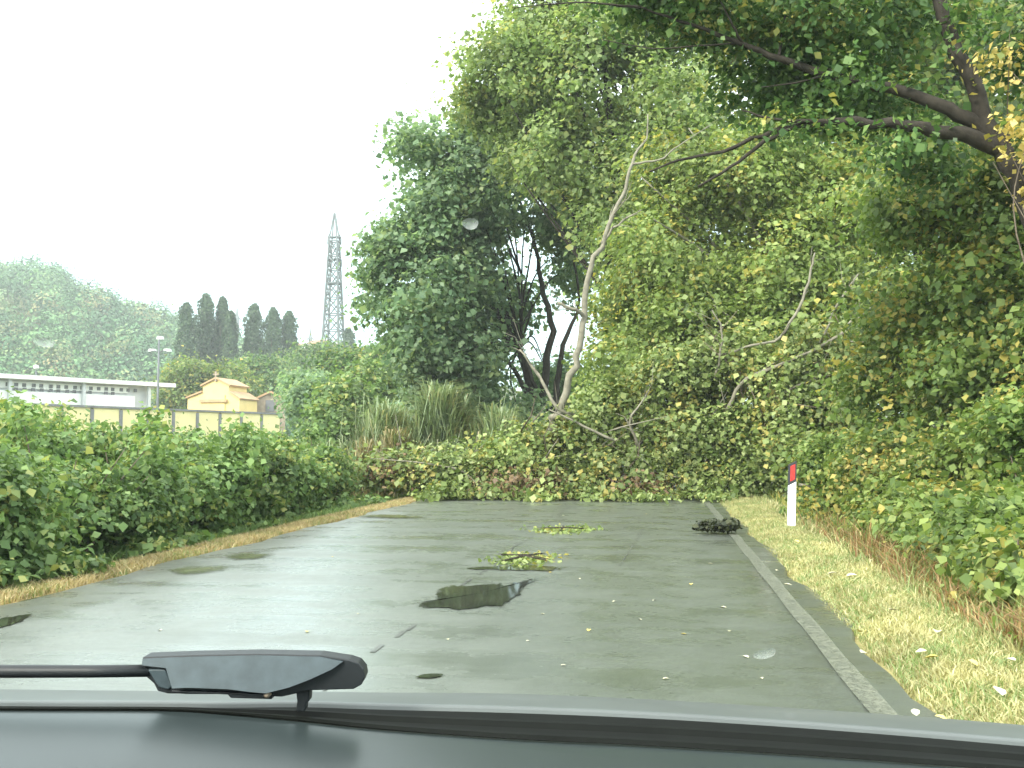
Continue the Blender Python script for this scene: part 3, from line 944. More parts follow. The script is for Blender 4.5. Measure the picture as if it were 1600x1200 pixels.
# ------------------------------------------------------------------ giant reeds
def reeds(name, label, c, rx, ry, n, h, mat, seed, z0, wid=1.0):
    r_ = np.random.default_rng(seed)
    gx, gy = r_.normal(size=n) * .5, r_.normal(size=n) * .5
    base = np.stack([c[0] + gx * rx, c[1] + gy * ry, np.full(n, z0)], 1)
    dome = h * np.exp(-.5 * gx ** 2) * (.75 + .25 * np.sin(gx * 9 + 1))
    base[:, 2] += dome * .8 * r_.random(n) ** .7
    a = r_.random(n) * 2 * math.pi
    out = np.stack([np.cos(a), np.sin(a), np.zeros(n)], 1)
    L = h * (.18 + .22 * r_.random(n))
    side = np.stack([-np.sin(a), np.cos(a), np.zeros(n)], 1) * ((.022 + .02 * r_.random(n)) * wid)[:, None]
    p1 = base + out * (L * .3)[:, None] + np.array([0, 0, 1])[None] * (L * .7)[:, None]
    p2 = p1 + out * (L * .5)[:, None] + np.array([0, 0, 1])[None] * (L * .05)[:, None]
    v = np.empty((n, 5, 3))
    v[:, 0] = base - side * .5; v[:, 1] = base + side * .5; v[:, 2] = p1 + side; v[:, 3] = p2; v[:, 4] = p1 - side
    root = empty(name, (c[0], c[1], z0), label, 'reeds')
    o = link('blades', blade_mesh('blades', v.reshape(-1, 3)), mat, root)
    o['kind'] = 'stuff'
    mb = MB()
    for k in range(60):
        x, y = c[0] + r_.normal() * rx * .45, c[1] + r_.normal() * ry * .45
        hx = h * (.6 + .4 * r_.random())
        mb.tube([(x, y, z0), (x + r_.normal() * .1, y, z0 + hx * .6), (x + r_.normal() * .25, y, z0 + hx)], [.015, .012, .006], 5)
    o = mb.build('canes', M['reed'], root)
    o['kind'] = 'stuff'
    return root


c = P(682, 690, 27)
reeds('giant_reeds', 'grey-green giant reeds in front of the dark poplar', (c.x, c.y), 2.5, 1.0, 20000, 3.3, M['reed'], 5, -.5, .5)
c = P(615, 700, 25)
reeds('dry_reeds', 'dry tawny reeds between hedge and grey-green reeds', (c.x, c.y), 1.2, .7, 5000, 2.1, M['tan_reed'], 6, -.5, .5)

# mid-distance bushes and round trees behind the hedge
mids = [('round_bush', [LB(497, 640, 50, 48, 48, 2), LB(482, 612, 55, 34, 32, 2)], 'rounded bush at the end of the yellow wall', 'leaf_grey'),
        ('round_bush', [LB(540, 640, 42, 50, 45, 2), LB(520, 670, 40, 50, 35, 1.8), LB(575, 600, 45, 45, 35, 2)], 'green bush between the rounded bush and the reeds', 'leaf_hedge'),
        ('round_tree', [LB(560, 575, 70, 55, 35, 3), LB(600, 560, 72, 55, 35, 3)], 'dark rounded tree just below the lone column poplar', 'leaf_dark'),
        ('round_tree', [LB(297, 596, 118, 30, 28, 3), LB(290, 620, 117, 28, 26, 3)], 'yellowish round tree beside the chapel', 'leaf_mid'),
        ('round_tree', [LB(352, 600, 122, 32, 22, 3), LB(368, 618, 120, 20, 22, 2.5)], 'round tree right behind the chapel roof', 'leaf_mid'),
        ('round_tree', [LB(410, 590, 135, 40, 28, 4), LB(440, 610, 130, 30, 25, 3)], 'dark tree behind the brown stone hut', 'leaf_dark'),
        ('round_tree', [LB(500, 570, 150, 38, 30, 4), LB(470, 585, 145, 30, 25, 4)], 'wide tree below the foot of the pylon', 'leaf_dark')]
for i, (nm, lob, lab, mt) in enumerate(mids):
    c = lob[0][0]
    d = (c - Vector((0, 0, CAMZ))).length
    tree(nm, lab, (c.x, c.y, -.7), tuple(c), .12 + d * .0015, lob, (230, 60, d * .011, .10 + d * .0025), M[mt], M['bark_mid'], 300 + i, 'trees and bushes behind the hedge')

# ------------------------------------------------------------------ hill with woods
SK = [(-700, 330), (-300, 350), (-60, 405), (0, 408), (40, 402), (100, 436), (160, 458), (220, 472), (275, 495), (330, 515), (400, 535), (470, 548), (540, 552), (620, 552), (720, 560), (1000, 590), (1500, 610)]


def sky_v(u):
    for (a, b), (c_, d) in zip(SK, SK[1:]):
        if a <= u <= c_: return b + (d - b) * (u - a) / (c_ - a)
    return SK[0][1] if u < SK[0][0] else SK[-1][1]


def hill_pt(u, t):
    """t 0 foot, 1 ridge, 1.6 behind"""
    d = 175 + (400 - 175) * t
    g = P(u, 690, d)
    zr = (690 - sky_v(u) - 30) / FPX * 400
    z = zr * (smooth(0, 1, t) if t <= 1 else 1 - .35 * (t - 1) ** 2) + 1.6 * math.sin(u * .031 + t * 5) * min(1, t * 3)
    return Vector((g.x, g.y, z - .8))


us = list(range(-700, 1501, 25)); ts = [i / 14 for i in range(0, 24)]
mb = MB()
mb.add([hill_pt(u, t) for t in ts for u in us], [(j * len(us) + i, j * len(us) + i + 1, (j + 1) * len(us) + i + 1, (j + 1) * len(us) + i) for j in range(len(ts) - 1) for i in range(len(us) - 1)], True)
tag(mb.build('hill', M['ground']), kind='structure')
rg = np.random.default_rng(77)
cc, oo, tn = [], [], []
for k in range(1150):
    u = rng.uniform(-420, 700) if k % 3 else rng.uniform(-60, 600)
    t = rng.random() ** .8 * 1.05
    p = hill_pt(u, t)
    r_ = rng.uniform(2.6, 6.8)
    r3 = np.array([r_, r_, r_ * rng.uniform(.85, 1.3)])
    m_ = int(90 + r_ * 32)
    dd = unit(rg.normal(size=(m_, 3)) + np.array([0, 0, .25]))
    bump_ = 1 + .18 * np.sin(dd[:, :1] * 5 + k) + .15 * np.sin(dd[:, 2:] * 6 + 2 * k)
    cc.append(np.array(p) + np.array([0, 0, r_ * .75]) + dd * r3 * bump_ * (.72 + .28 * rg.random((m_, 1)))); oo.append(dd)
    tn.append(np.full(m_, rng.random()))
cc, oo, tn = np.vstack(cc), np.vstack(oo), np.concatenate(tn)
nn = len(cc)
Lf = .8 * (.6 + rg.random(nn) * .8)
vv = leaf_verts(cc, oo * 1.3 + rg.normal(size=(nn, 3)) * .35, rg.normal(size=(nn, 3)), Lf, Lf * .9)
wme = fast_mesh('hillside_woods', vv, 4)
at_ = wme.attributes.new('tree_tint', 'FLOAT', 'FACE')
at_.data.foreach_set('value', tn.astype(np.float32))
wm, wn2, wl2, wbs = mat_new('leaf_woods')
an_ = wn2.new('ShaderNodeAttribute'); an_.attribute_name = 'tree_tint'
rw = ramp(wn2, [(0, (.03, .09, .03)), (.35, (.055, .155, .05)), (.7, (.10, .22, .065)), (.9, (.17, .25, .08)), (1, (.25, .20, .08))])
wl2.new(an_.outputs['Fac'], rw.inputs[0])
gw = wn2.new('ShaderNodeNewGeometry')
vw = ramp(wn2, [(0, (.7, .7, .7)), (1, (1.0, 1.0, 1.0))])
wl2.new(gw.outputs['Random Per Island'], vw.inputs[0])
wl2.new(mix_rgb(wn2, wl2, 1.0, rw.outputs[0], vw.outputs[0], 'MULTIPLY'), wbs.inputs['Base Color'])
wbs.inputs['Roughness'].default_value = .7
tag(link('hillside_woods', wme, wm), 'mixed green woods covering the distant hill', 'woods', kind='stuff')

# column poplars
cols = [(287, 472, 185, 13, 'leftmost column poplar of the row'), (318, 458, 190, 14, 'tallest column poplar of the row'), (344, 463, 192, 11, 'thin pointed column poplar next to the tallest one'), (357, 485, 188, 10, 'short column poplar in the middle of the row'),
        (394, 474, 192, 15, 'broad column poplar after the gap in the row'), (424, 480, 192, 13, 'column poplar, second from the pylon end of the row'), (449, 485, 195, 12, 'last column poplar of the row towards the pylon'),
        (543, 512, 230, 10, 'lone small column poplar beside the pylon foot')]
for i, (u, vt, d, w_, lab) in enumerate(cols):
    base = P(u, 690, d); base.z = 1.0 if i < 7 else 6.0
    top = P(u, vt, d)
    root = empty('column_poplar', base, lab, 'tree', 'column poplars on the skyline')
    MB().tube([base, base.lerp(top, .4), base.lerp(top, .8)], [.4, .2, .04], 8).build('trunk', M['bark_mid'], root)
    k = d / FPX
    H = top.z - base.z
    rc = np.random.default_rng(400 + i)
    nl = 8500
    f_ = rc.random(nl)
    prof_ = np.interp(f_, [0, .12, .3, .5, .7, .85, .94, 1], [.6, 1.0, 1.2, 1.2, 1.12, .98, .74, .22]) * w_ * k
    an = rc.random(nl) * 2 * math.pi
    lump = 1 + .22 * np.sin(an * 3 + f_ * 15 + i * 2) + .18 * np.sin(an * 2 - f_ * 33 + i)
    rad_ = prof_ * lump * rc.random(nl) ** .35
    o_ = np.stack([np.cos(an), np.sin(an), np.full(nl, .3)], 1)
    c_ = np.stack([base.x + rad_ * np.cos(an), base.y + rad_ * np.sin(an), base.z + H * f_], 1) + rc.normal(size=(nl, 3)) * .12
    Lc = .5 * (.6 + rc.random(nl) * .8)
    o = link('crown', fast_mesh('crown', leaf_verts(c_, o_ + rc.normal(size=(nl, 3)) * .5, rc.normal(size=(nl, 3)) + np.array([0, 0, 1.2]), Lc, Lc * .8), 4), M['leaf_column'], root)
    o['kind'] = 'stuff'


# ------------------------------------------------------------------ buildings
M['white'] = plain('white_render', (.78, .78, .76), .8, .08, 1.5)
M['grey_wall'] = plain('grey_concrete', (.56, .57, .58), .85, .15, 1.2)
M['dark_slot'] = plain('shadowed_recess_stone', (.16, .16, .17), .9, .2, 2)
M['yellow'] = plain('yellow_plaster', (.70, .53, .22), .9, .10, .8)
M['yellow_wall'] = plain('pale_yellow_plaster', (.80, .69, .36), .9, .10, .9)
M['coping'] = plain('grey_coping', (.20, .20, .20), .8, .2, 1.5)
M['tile'] = plain('roof_tile', (.42, .27, .15), .85, .2, 2)
M['stone'] = plain('brown_stone', (.34, .27, .20), .95, .3, 1.5, bump=.3)
M['cream'] = plain('cream_render', (.75, .66, .52), .9, .1, .6)
M['redroof'] = plain('red_tiles', (.40, .17, .11), .9, .2, 1)
M['glass'] = plain('dark_window_glass', (.06, .07, .08), .15, .1, 2, .5)
M['steel'] = plain('galvanised_steel', (.09, .105, .105), .6, .15, .5, .4)
M['lamp_metal'] = plain('lamp_metal', (.12, .13, .14), .5, .2, 2)
M['lamp_head'] = plain('lamp_head', (.62, .63, .62), .5, .1, 2)

GZ = -.65                                           # level of the fields left of the road
Zv = Vector((0, 0, 1))


def flat(p, z): return Vector((p.x, p.y, z))


# boundary wall
wa, wb_ = flat(P(437, 648, 84), GZ), flat(P(-40, 632, 59), GZ)
wt = P(437, 648, 84).z
wallr = empty('boundary_wall', wa, 'long pale yellow wall with dark pillars behind the hedge', 'wall')
dv = (wb_ - wa); Lw = dv.length; dv.normalize()
nv = Zv.cross(dv); nv = nv if nv.dot(Vector((0, 0, 0)) - wa) > 0 else -nv
nb = int(Lw / 2.45)
pm, cm, qm = None, None, None
for i in range(nb):
    c = wa + dv * (2.45 * (i + .5)) + Zv * ((wt - GZ) / 2)
    MB().box(c, (2.17, .24, wt - GZ), (dv, nv, Zv)).build('panel', M['yellow_wall'], wallr)
    c2 = wa + dv * (2.45 * i + 2.45) + Zv * ((wt - GZ) / 2 - .05)
    MB().box(c2, (.275, .36, wt - GZ - .1), (dv, nv, Zv)).build('pillar', M['coping'], wallr)
    MB().box(wa + dv * (2.45 * (i + .5)) + Zv * (wt - GZ + .075), (2.43, .46, .15), (dv, nv, Zv)).build('coping', M['coping'], wallr)

# white columbarium building
ba, bb = flat(P(232, 600, 100), GZ), flat(P(-120, 600, 82), GZ)
zt = P(232, 604, 100).z
dv = (bb - ba); Lb = dv.length; dv.normalize()
nv = Zv.cross(dv); nv = nv if nv.dot(-ba) > 0 else -nv
ax = (dv, nv, Zv)
br = empty('columbarium', ba, 'long white flat roofed building with rows of small dark niches', 'building')
dep = 7.0
MB().box(ba + dv * (Lb / 2) - nv * (dep / 2) + Zv * ((zt - GZ) / 2), (Lb, dep, zt - GZ), ax).build('wall', M['grey_wall'], br)
MB().box(ba + dv * (Lb / 2 - .9) - nv * (dep / 2 - .35) + Zv * (zt - GZ + .2), (Lb + 3.2, dep + 1.6, .4), ax).build('roof', M['white'], br)
fz0, fz1 = P(180, 632, 98).z, P(180, 607, 98).z
band = MB().box(ba + dv * (Lb / 2 + 1.2) + nv * .12 + Zv * ((fz0 + fz1) / 2 + .62 - GZ), (Lb - 2.6, .2, fz1 - fz0 - 1.0), ax).build('niche_front', M['white'], br)
MB().box(ba + dv * (Lb / 2 + .9) + nv * .22 + Zv * ((fz0 + .15) - GZ + .1), (Lb - 1.8, .4, 1.25), ax).build('parapet', M['white'], br)
rr_ = random.Random(4)
for i in range(38):
    for row in range(2):
        if row == 1 and rr_.random() < .45: continue
        c = ba + dv * (1.7 + i * .82 + rr_.uniform(-.08, .08)) + nv * .235 + Zv * (fz0 - GZ + 1.35 - row * .42 + .1)
        MB().box(c, (.36, .05, .34), ax).build('niche', M['dark_slot'], br)
for i in range(5):
    c = ba + dv * (.35 + i * 7.2) + nv * .6 + Zv * ((zt - GZ) / 2)
    MB().box(c, (.3, .3, zt - GZ - .01), ax).build('column', M['grey_wall'], br)
# low white shed at its foot, seen past the end of the wall
sh = flat(P(20, 660, 57), GZ)
sr = empty('white_shed', sh, 'small white shed with dark doorway at the picture edge', 'building')
zs = P(20, 650, 57).z
MB().box(sh + dv * .6 - nv * 1.2 + Zv * ((zs - GZ) / 2), (4.4, 2.2, zs - GZ), ax).build('wall', M['white'], sr)
MB().box(sh + dv * .6 - nv * 1.2 + Zv * (zs - GZ + .08), (4.8, 2.6, .16), ax).build('roof', M['grey_wall'], sr)
MB().box(sh - dv * .1 - nv * .07 + Zv * ((zs - GZ) / 2 - .1), (.75, .1, zs - GZ - .3), ax).build('doorway', M['dark_slot'], sr)

# chapel
d = 96
cw = lambda u: P(u, 640, d)
fx = (P(374, 640, d - .5) - P(293, 640, d + .5)); fx.z = 0
fw = fx.length; fx.normalize()
fo = flat(P(293, 640, d + .5), GZ)
fn = fx.cross(Zv); fn = fn if fn.dot(-fo) > 0 else -fn
k = d / FPX


def cp(u, v):
    return fo + fx * ((u - 293) / 86 * fw) + Zv * (P(u, v, d).z - GZ)


ch = empty('chapel', fo, 'yellow chapel with raised gabled middle and cross on top', 'chapel')
prof = [cp(293, 622), cp(318, 613), cp(318, 604), cp(317, 603), cp(340, 592), cp(362, 603), cp(361, 604), cp(361, 613), cp(379, 624)]
bod = [fo + Zv * 0] + prof + [fo + fx * fw]
MB().prism(bod, -fn * 4).build('wall', M['yellow'], ch)


def slab(a, b, name, over=.2, th=.15):
    q = (b - a).normalized()
    up = fn.cross(q); up = up if up.z > 0 else -up
    a2, b2 = a - q * over * .6 + up * .03, b + up * .03
    MB().prism([a2 + fn * over, b2 + fn * over, b2 + up * th + fn * over, a2 + up * th + fn * over], -fn * (4 + 2 * over)).build(name, M['tile'], ch)


slab(cp(293, 622), cp(317.5, 613), 'aisle_roof')
slab(cp(379, 624), cp(361.5, 613), 'aisle_roof')
slab(cp(317, 603), cp(340, 592), 'nave_roof')
slab(cp(362, 603), cp(340, 592), 'nave_roof')
MB().box(cp(337, 632) + fn * .06, (2.4, .1, 1.9), (fx, fn, Zv)).build('doorway', M['yellow'], ch)
MB().box(cp(337, 626.5) + fn * .14, (2.9, .28, .28), (fx, fn, Zv)).build('lintel', M['tile'], ch)
cr = cp(340, 588) + fn * .1
mbx = MB(); mbx.box(cr, (.16, .16, 1.0), (fx, fn, Zv)); mbx.box(cr + Zv * .2, (.6, .14, .14), (fx, fn, Zv)); mbx.build('cross', M['stone'], ch)

# stone hut
ho = flat(P(397, 640, 100), GZ)
hut = empty('stone_hut', ho, 'brown stone hut with gabled front right of the chapel', 'building')
hx = P(446, 640, 101) - P(397, 640, 100); hx.z = 0
hw = hx.length; hx.normalize()
hn = hx.cross(Zv); hn = hn if hn.dot(-ho) > 0 else -hn
hp = lambda t, v: ho + hx * (t * hw) + Zv * (P(420, v, 100).z - GZ)
MB().prism([ho, hp(0, 626), hp(.5, 614), hp(1, 626), ho + hx * hw], -hn * 6).build('wall', M['stone'], hut)
for s_, (a, b) in enumerate(((hp(-.06, 626.6), hp(.5, 613.2)), (hp(1.06, 626.6), hp(.5, 613.2)))):
    q = (b - a).normalized(); up = hn.cross(q); up = up if up.z > 0 else -up
    MB().prism([a + hn * .25, b + hn * .25, b + up * .2 + hn * .25, a + up * .2 + hn * .25], -hn * 6.5).build('roof', M['tile'], hut)
MB().box(hp(.5, 634) + hn * .05, (.9, .1, 1.2), (hx, hn, Zv)).build('window', M['dark_slot'], hut)


# street lamps
def lamp(u, vt, d, label, heads):
    b = flat(P(u, 690, d), GZ)
    t = P(u, vt, d)
    root = empty('street_lamp', b, label, 'street lamp', 'street lamps behind the hedge')
    MB().tube([b, flat(b, GZ + (t.z - GZ) * .5), flat(b, t.z)], [.12, .10, .07], 8).build('pole', M['lamp_metal'], root)
    if heads:
        for sx in (-1, 1):
            e = flat(b, t.z - 1.0) + R * (sx * .62)
            MB().tube([flat(b, t.z - 1.1), flat(b, t.z - .95) + R * sx * .35, e], .035, 6).build('arm', M['lamp_metal'], root)
            MB().prism([e + R * (-.28) + Zv * .0, e + R * .28, e + R * .2 + Zv * .22, e - R * .2 + Zv * .22], F * .5).build('lamp_head', M['lamp_head'], root)
        e = flat(b, t.z)
        MB().prism([e + R * (-.24), e + R * .24, e + R * .16 + Zv * .26, e - R * .16 + Zv * .26], F * .5).build('lamp_head', M['lamp_head'], root)
    else:
        me = MB(); e = flat(b, t.z + .2)
        me.tube([e - Zv * .3, e - Zv * .18, e, e + Zv * .18, e + Zv * .28], [.08, .26, .33, .26, .05], 12).build('globe', M['white'], root)
    return root


lamp(245, 529, 78, 'tall street lamp with three floodlight heads in front of the wall', True)
lamp(53, 576, 112, 'small globe lamp above the white building roof', False)


# ------------------------------------------------------------------ pylons
def pylon(u, vt, vb, d, wtop, wbot, label, arms, full=True):
    t, b = P(u, vt, d), P(u - 5 * (1 if full else 0), vb, d)
    b = flat(P(u - 2, 690, d), hill_z(b))
    k = d / FPX
    root = empty('pylon', b, label, 'pylon', 'power pylons on the skyline')
    H = t.z - b.z
    hw = lambda f: (wbot + (wtop - wbot) * min(1, f / .86)) * k / 2 if f < .86 else wtop * k / 2 * max(.12, (1 - f) / .14)
    ang = [(1, 1), (1, -1), (-1, -1), (-1, 1)]
    pt = lambda i, f: Vector((b.x + ang[i % 4][0] * hw(f), b.y + ang[i % 4][1] * hw(f), b.z + H * f))
    levels = [0, .12, .23, .33, .42, .5, .58, .65, .72, .79, .86, 1.0] if full else [0, .3, .6, .85, 1]
    r = .34 if full else .34
    for i in range(4):
        MB().tube([pt(i, f) for f in levels], [r * 1.25 * (1 - .5 * f) for f in levels], 5).build('leg', M['steel'], root)
    for fa, fb in zip(levels, levels[1:-1]):
        mb = MB()
        for i in range(4):
            mb.tube([pt(i, fa), pt(i + 1, fb)], r * .55, 4); mb.tube([pt(i + 1, fa), pt(i, fb)], r * .55, 4)
            mb.tube([pt(i, fb), pt(i + 1, fb)], r * .6, 4)
        mb.build('bracing', M['steel'], root)
    for f, w_ in arms:
        z = b.z + H * f
        mb = MB()
        for sx in (-1, 1):
            tip = Vector((b.x, b.y, z)) + R * (sx * w_ * k)
            for i in range(4):
                mb.tube([pt(i, f), tip], r * .6, 4)
            mb.tube([pt(0 if sx > 0 else 2, f + .03), tip], r * .6, 4)
            mb.tube([tip, tip - Zv * 2.0], r * .8, 5)
        mb.tube([Vector((b.x, b.y, z)) - R * w_ * k, Vector((b.x, b.y, z)) + R * w_ * k], r * 1.0, 5)
        mb.build('crossarm', M['steel'], root)
    return root


def hill_z(p):
    dd = (Vector((p.x, p.y, CAMZ)) - Vector((0, 0, CAMZ)))
    depth = dd.dot(F) / math.cos(PITCH)
    u = 800 + FPX * dd.dot(R) / max(1, dd.dot(F))
    return hill_pt(u, (depth - 175) / 225).z if depth > 175 else GZ


pylon(521, 328, 560, 265, 13, 36, 'tall lattice power pylon rising above the treeline', [(.88, 10), (.77, 11), (.655, 12)])
pylon(369, 480, 530, 480, 4, 9, 'tiny distant pylon between the column poplars', [(.85, 6), (.7, 7)], False)
pylon(485, 512, 540, 520, 3, 8, 'tiny distant pylon left of the tall pylon foot', [(.85, 5), (.7, 6)], False)


# far houses on the ridge
def house(u, v, d, w_, h_, label, wallm):
    c = P(u, v, d)
    zb = min(c.z - h_, hill_z(c)) - .5
    root = empty('house', (c.x, c.y, zb), label, 'house', 'houses on the far ridge')
    a = flat(c, zb) - R * w_ / 2
    Fh = Vector((F.x, F.y, 0)).normalized()
    ax = (R, Fh, Zv)
    MB().box(flat(c, (c.z + zb) / 2) + Fh * w_ * .4, (w_, w_ * .8, c.z - zb), ax).build('wall', wallm, root)
    e = [a - R * .6 - Fh * .6 + Zv * (c.z - zb), a + R * (w_ + .6) - Fh * .6 + Zv * (c.z - zb), a + R * (w_ + .6) + Fh * (w_ * .8 + .6) + Zv * (c.z - zb), a - R * .6 + Fh * (w_ * .8 + .6) + Zv * (c.z - zb)]
    rd = [a + R * w_ * .25 + Fh * w_ * .4 + Zv * (c.z - zb + w_ * .2), a + R * w_ * .75 + Fh * w_ * .4 + Zv * (c.z - zb + w_ * .2)]
    MB().add(e + rd, [(0, 1, 5, 4), (1, 2, 5), (2, 3, 4, 5), (3, 0, 4), (3, 2, 1, 0)]).build('roof', M['redroof'], root)
    for i in range(3):
        for j in range(2):
            MB().box(a + R * w_ * (.22 + .28 * i) - Fh * .03 + Zv * (c.z - zb - 1.4 - j * 2.6), (1.0, .12, 1.4), ax).build('window', M['glass'], root)


house(500, 537, 385, 10, 7, 'cream house with red roof at the pylon foot', M['cream'])
house(522, 541, 392, 7, 5, 'small white house right of the cream house on the ridge', M['white'])
house(465, 541, 395, 8, 5, 'white house peeping out beside the last column poplar', M['white'])

# ------------------------------------------------------------------ delineator post
M['post_white'] = plain('post_white_plastic', (.74, .76, .78), .45, .1, 6)
M['post_black'] = plain('post_black_plastic', (.03, .03, .035), .5, .2, 8)
M['reflector'] = plain('red_reflector', (.55, .035, .03), .25, .15, 30, .6)
pb = G(1236, 826, .03)
post = empty('delineator_post', pb, 'white roadside delineator post with black slanted top and red reflector', 'post')
lean = Vector((.035, 0, 1)).normalized()
sec = [(-.055, -.03), (.055, -.03), (.05, .03), (.0, .055), (-.05, .03)]


def post_piece(z0l, z0r, z1l, z1r, grow=0):
    vs = []
    for (zl, zr) in ((z0l, z0r), (z1l, z1r)):
        for x, y in sec:
            t = (x + .055) / .11
            vs.append(pb + Vector((x * (1 + grow), y * (1 + grow), 0)) + lean * (zl + (zr - zl) * t))
    return MB().add(vs, [(4, 3, 2, 1, 0), (5, 6, 7, 8, 9)] + [(i, (i + 1) % 5, 5 + (i + 1) % 5, 5 + i) for i in range(5)])


post_piece(-.12, -.12, .60, .66).build('shaft', M['post_white'], post)
bd = post_piece(.602, .662, .89, .95, .03).build('top_band', M['post_black'], post)
vs = [pb + Vector((x, -.036, 0)) + lean * z for x, z in ((-.026, .66), (.036, .695), (.036, .905), (-.026, .875))]
MB().prism(vs, (0, .008, 0)).build('reflector', M['reflector'], bd)

# dark clump of wet leaves by the road edge
M['wet_leaf'] = leaf_mat('wet_leaf', (.012, .016, .01), (.03, .04, .018), (.06, .07, .03), None, 0, 3)
cl = G(1130, 832, .02)
cr_ = empty('leaf_clump', cl, 'dark clump of wet leaves and twigs on the road edge line', 'leaf clump')
foliage('leaves', [(cl + Vector((0, 0, .04)), (.26, .14, .06), 1), (cl + Vector((.12, 0, .08)), (.09, .09, .07), 1), (cl + Vector((-.22, 0, .03)), (.16, .08, .03), 1)], 60, 14, .06, .075, M['wet_leaf'], cr_, 500, floor=.016)
for k in range(5):
    a = k * 1.25
    MB().tube([cl, cl + Vector((.15 * math.cos(a), .1 * math.sin(a), .12)), cl + Vector((.33 * math.cos(a), .2 * math.sin(a), .07 + .02 * k))], [.008, .006, .003], 5).build('twig', M['bark_dark'], cr_)

# leafy litter blown onto the road
for i, (u, v, ru, rd, lab, cnt) in enumerate([(878, 829, .42, .55, 'broken leafy twigs on the road nearest the fallen tree', 420), (818, 875, .33, .5, 'broken leafy twigs on the road beyond the long puddle', 380)]):
    c = G(u, v, .02)
    root = empty('leaf_litter', c, lab, 'litter', 'leafy litter on the road')
    r2 = np.random.default_rng(600 + i)
    n_ = cnt
    pos = np.stack([c.x + r2.normal(size=n_) * ru * .5, c.y + r2.normal(size=n_) * rd * .5, .025 + r2.random(n_) * .02], 1)
    L = .06 * (.6 + r2.random(n_) * .7)
    nrm = r2.normal(size=(n_, 3)) * .5 + np.array([0, 0, 1])
    o = link('leaves', fast_mesh('leaves', leaf_verts(pos, nrm, r2.normal(size=(n_, 3)), L, L * .8), 4), M['leaf_fallen'], root)
    o['kind'] = 'stuff'
    for q in range(4):
        a = q * 1.6 + i
        MB().tube([c + Vector((-.3 * math.cos(a), -.4 * math.sin(a), .03)), c + Vector((0, .05 * q, .04)), c + Vector((.35 * math.cos(a), .4 * math.sin(a), .035))], [.009, .007, .003], 5).build('twig', M['bark_dark'], root)

# single fallen leaves: one leaf mesh shared by all copies
M['pale_leaf'] = plain('pale_dry_leaf', (.45, .43, .30), .6, .2, 20)
M['gold_leaf'] = plain('golden_leaf', (.66, .52, .14), .6, .2, 20)


def one_leaf(mat):
    vs = [(-.05, 0, .002), (-.03, .028, .012), (0, .034, .016), (.032, .02, .010), (.058, 0, .003), (.032, -.02, .012), (0, -.034, .02), (-.03, -.028, .014), (0, 0, .003)]
    me = bpy.data.meshes.new('fallen_leaf')
    me.from_pydata(vs, [], [(i, (i + 1) % 8, 8) for i in range(8)])
    me.materials.append(mat)
    return me


lm = [one_leaf(M['pale_leaf']), one_leaf(M['gold_leaf'])]
spots = [(960, 940), (1022, 938), (825, 1002), (1068, 990), (1165, 1025), (1190, 1058), (848, 960), (920, 985), (880, 1040), (560, 960), (1110, 880), (1080, 912), (1000, 968), (905, 905), (700, 1000),
         (480, 988), (250, 985), (632, 838), (735, 836), (520, 870), (1040, 1060), (1130, 948), (1140, 985), (860, 895), (1020, 820), (1090, 835), (950, 812), (1010, 803), (1075, 800), (880, 806), (800, 800)]
for i, (u, v) in enumerate(spots):
    p = G(u, v, .016)
    o = bpy.data.objects.new('fallen_leaf', lm[i % 4 == 3])
    C.objects.link(o)
    o.location = (p.x, p.y, road_z(p.x) + .003)
    s_ = random.uniform(.25, .48)
    o.scale = (s_, s_, s_)
    o.rotation_euler = (random.uniform(-.1, .1), random.uniform(-.1, .1), random.uniform(0, 6.28))
    tag(o, ('golden' if i % 4 == 3 else 'pale dry') + ' single leaf lying flat on the wet asphalt', 'leaf', ('golden' if i % 4 == 3 else 'pale') + ' leaves on the road')
for i, (u, v) in enumerate([(1440, 1020), (1455, 1030), (1465, 995), (1230, 912), (1345, 985), (1350, 1018), (1430, 1110), (1470, 1118), (1215, 890), (1330, 905), (1520, 1045), (1580, 1040), (1395, 960), (1245, 850), (1300, 900), (1560, 1090)]):
    p = G(u, v, .06)
    o = bpy.data.objects.new('fallen_leaf', lm[i % 3 == 1])
    C.objects.link(o)
    z = gz(p.x, p.y) if p.x > RR else 0
    o.location = (p.x, p.y, z + .05)
    s_ = random.uniform(.5, .95); o.scale = (s_, s_, s_)
    o.rotation_euler = (random.uniform(-.3, .3), random.uniform(-.3, .3), random.uniform(0, 6.28))
    tag(o, ('golden' if i % 3 == 1 else 'pale dry') + ' single leaf caught in the straw grass', 'leaf', ('golden' if i % 3 == 1 else 'pale') + ' leaves on the verge')

# ------------------------------------------------------------------ the car one looks out of
M['car_paint'] = plain('silver_grey_car_paint', (.075, .085, .083), .45, .12, 8, .32, coat=.05)
M['cowl'] = plain('black_cowl_plastic', (.006, .007, .006), .65, .2, 20, .06)
M['reflection_dash'] = plain('slate_reflection_panel', (.02, .027, .027), .3, .08, 10, .27)  # slate tone standing in for reflections in the lower windscreen
M['wiper_black'] = plain('wiper_black', (.012, .014, .016), .5, .2, 20, .3)
M['wiper_lit_face'] = plain('wiper_lit_face_blue_grey', (.045, .06, .068), .45, .25, 60, .3)  # sky-lit tone of the black head's top face, put into the colour
car = empty('car', (-.35, .9, 0), 'silver-grey car whose bonnet, scuttle and wiper edge the view', 'car')
top = [(-900, 1090), (-300, 1100), (0, 1104), (250, 1105), (350, 1106), (470, 1105), (600, 1109), (800, 1114), (1000, 1122), (1200, 1134), (1400, 1149), (1600, 1166), (1800, 1184)]
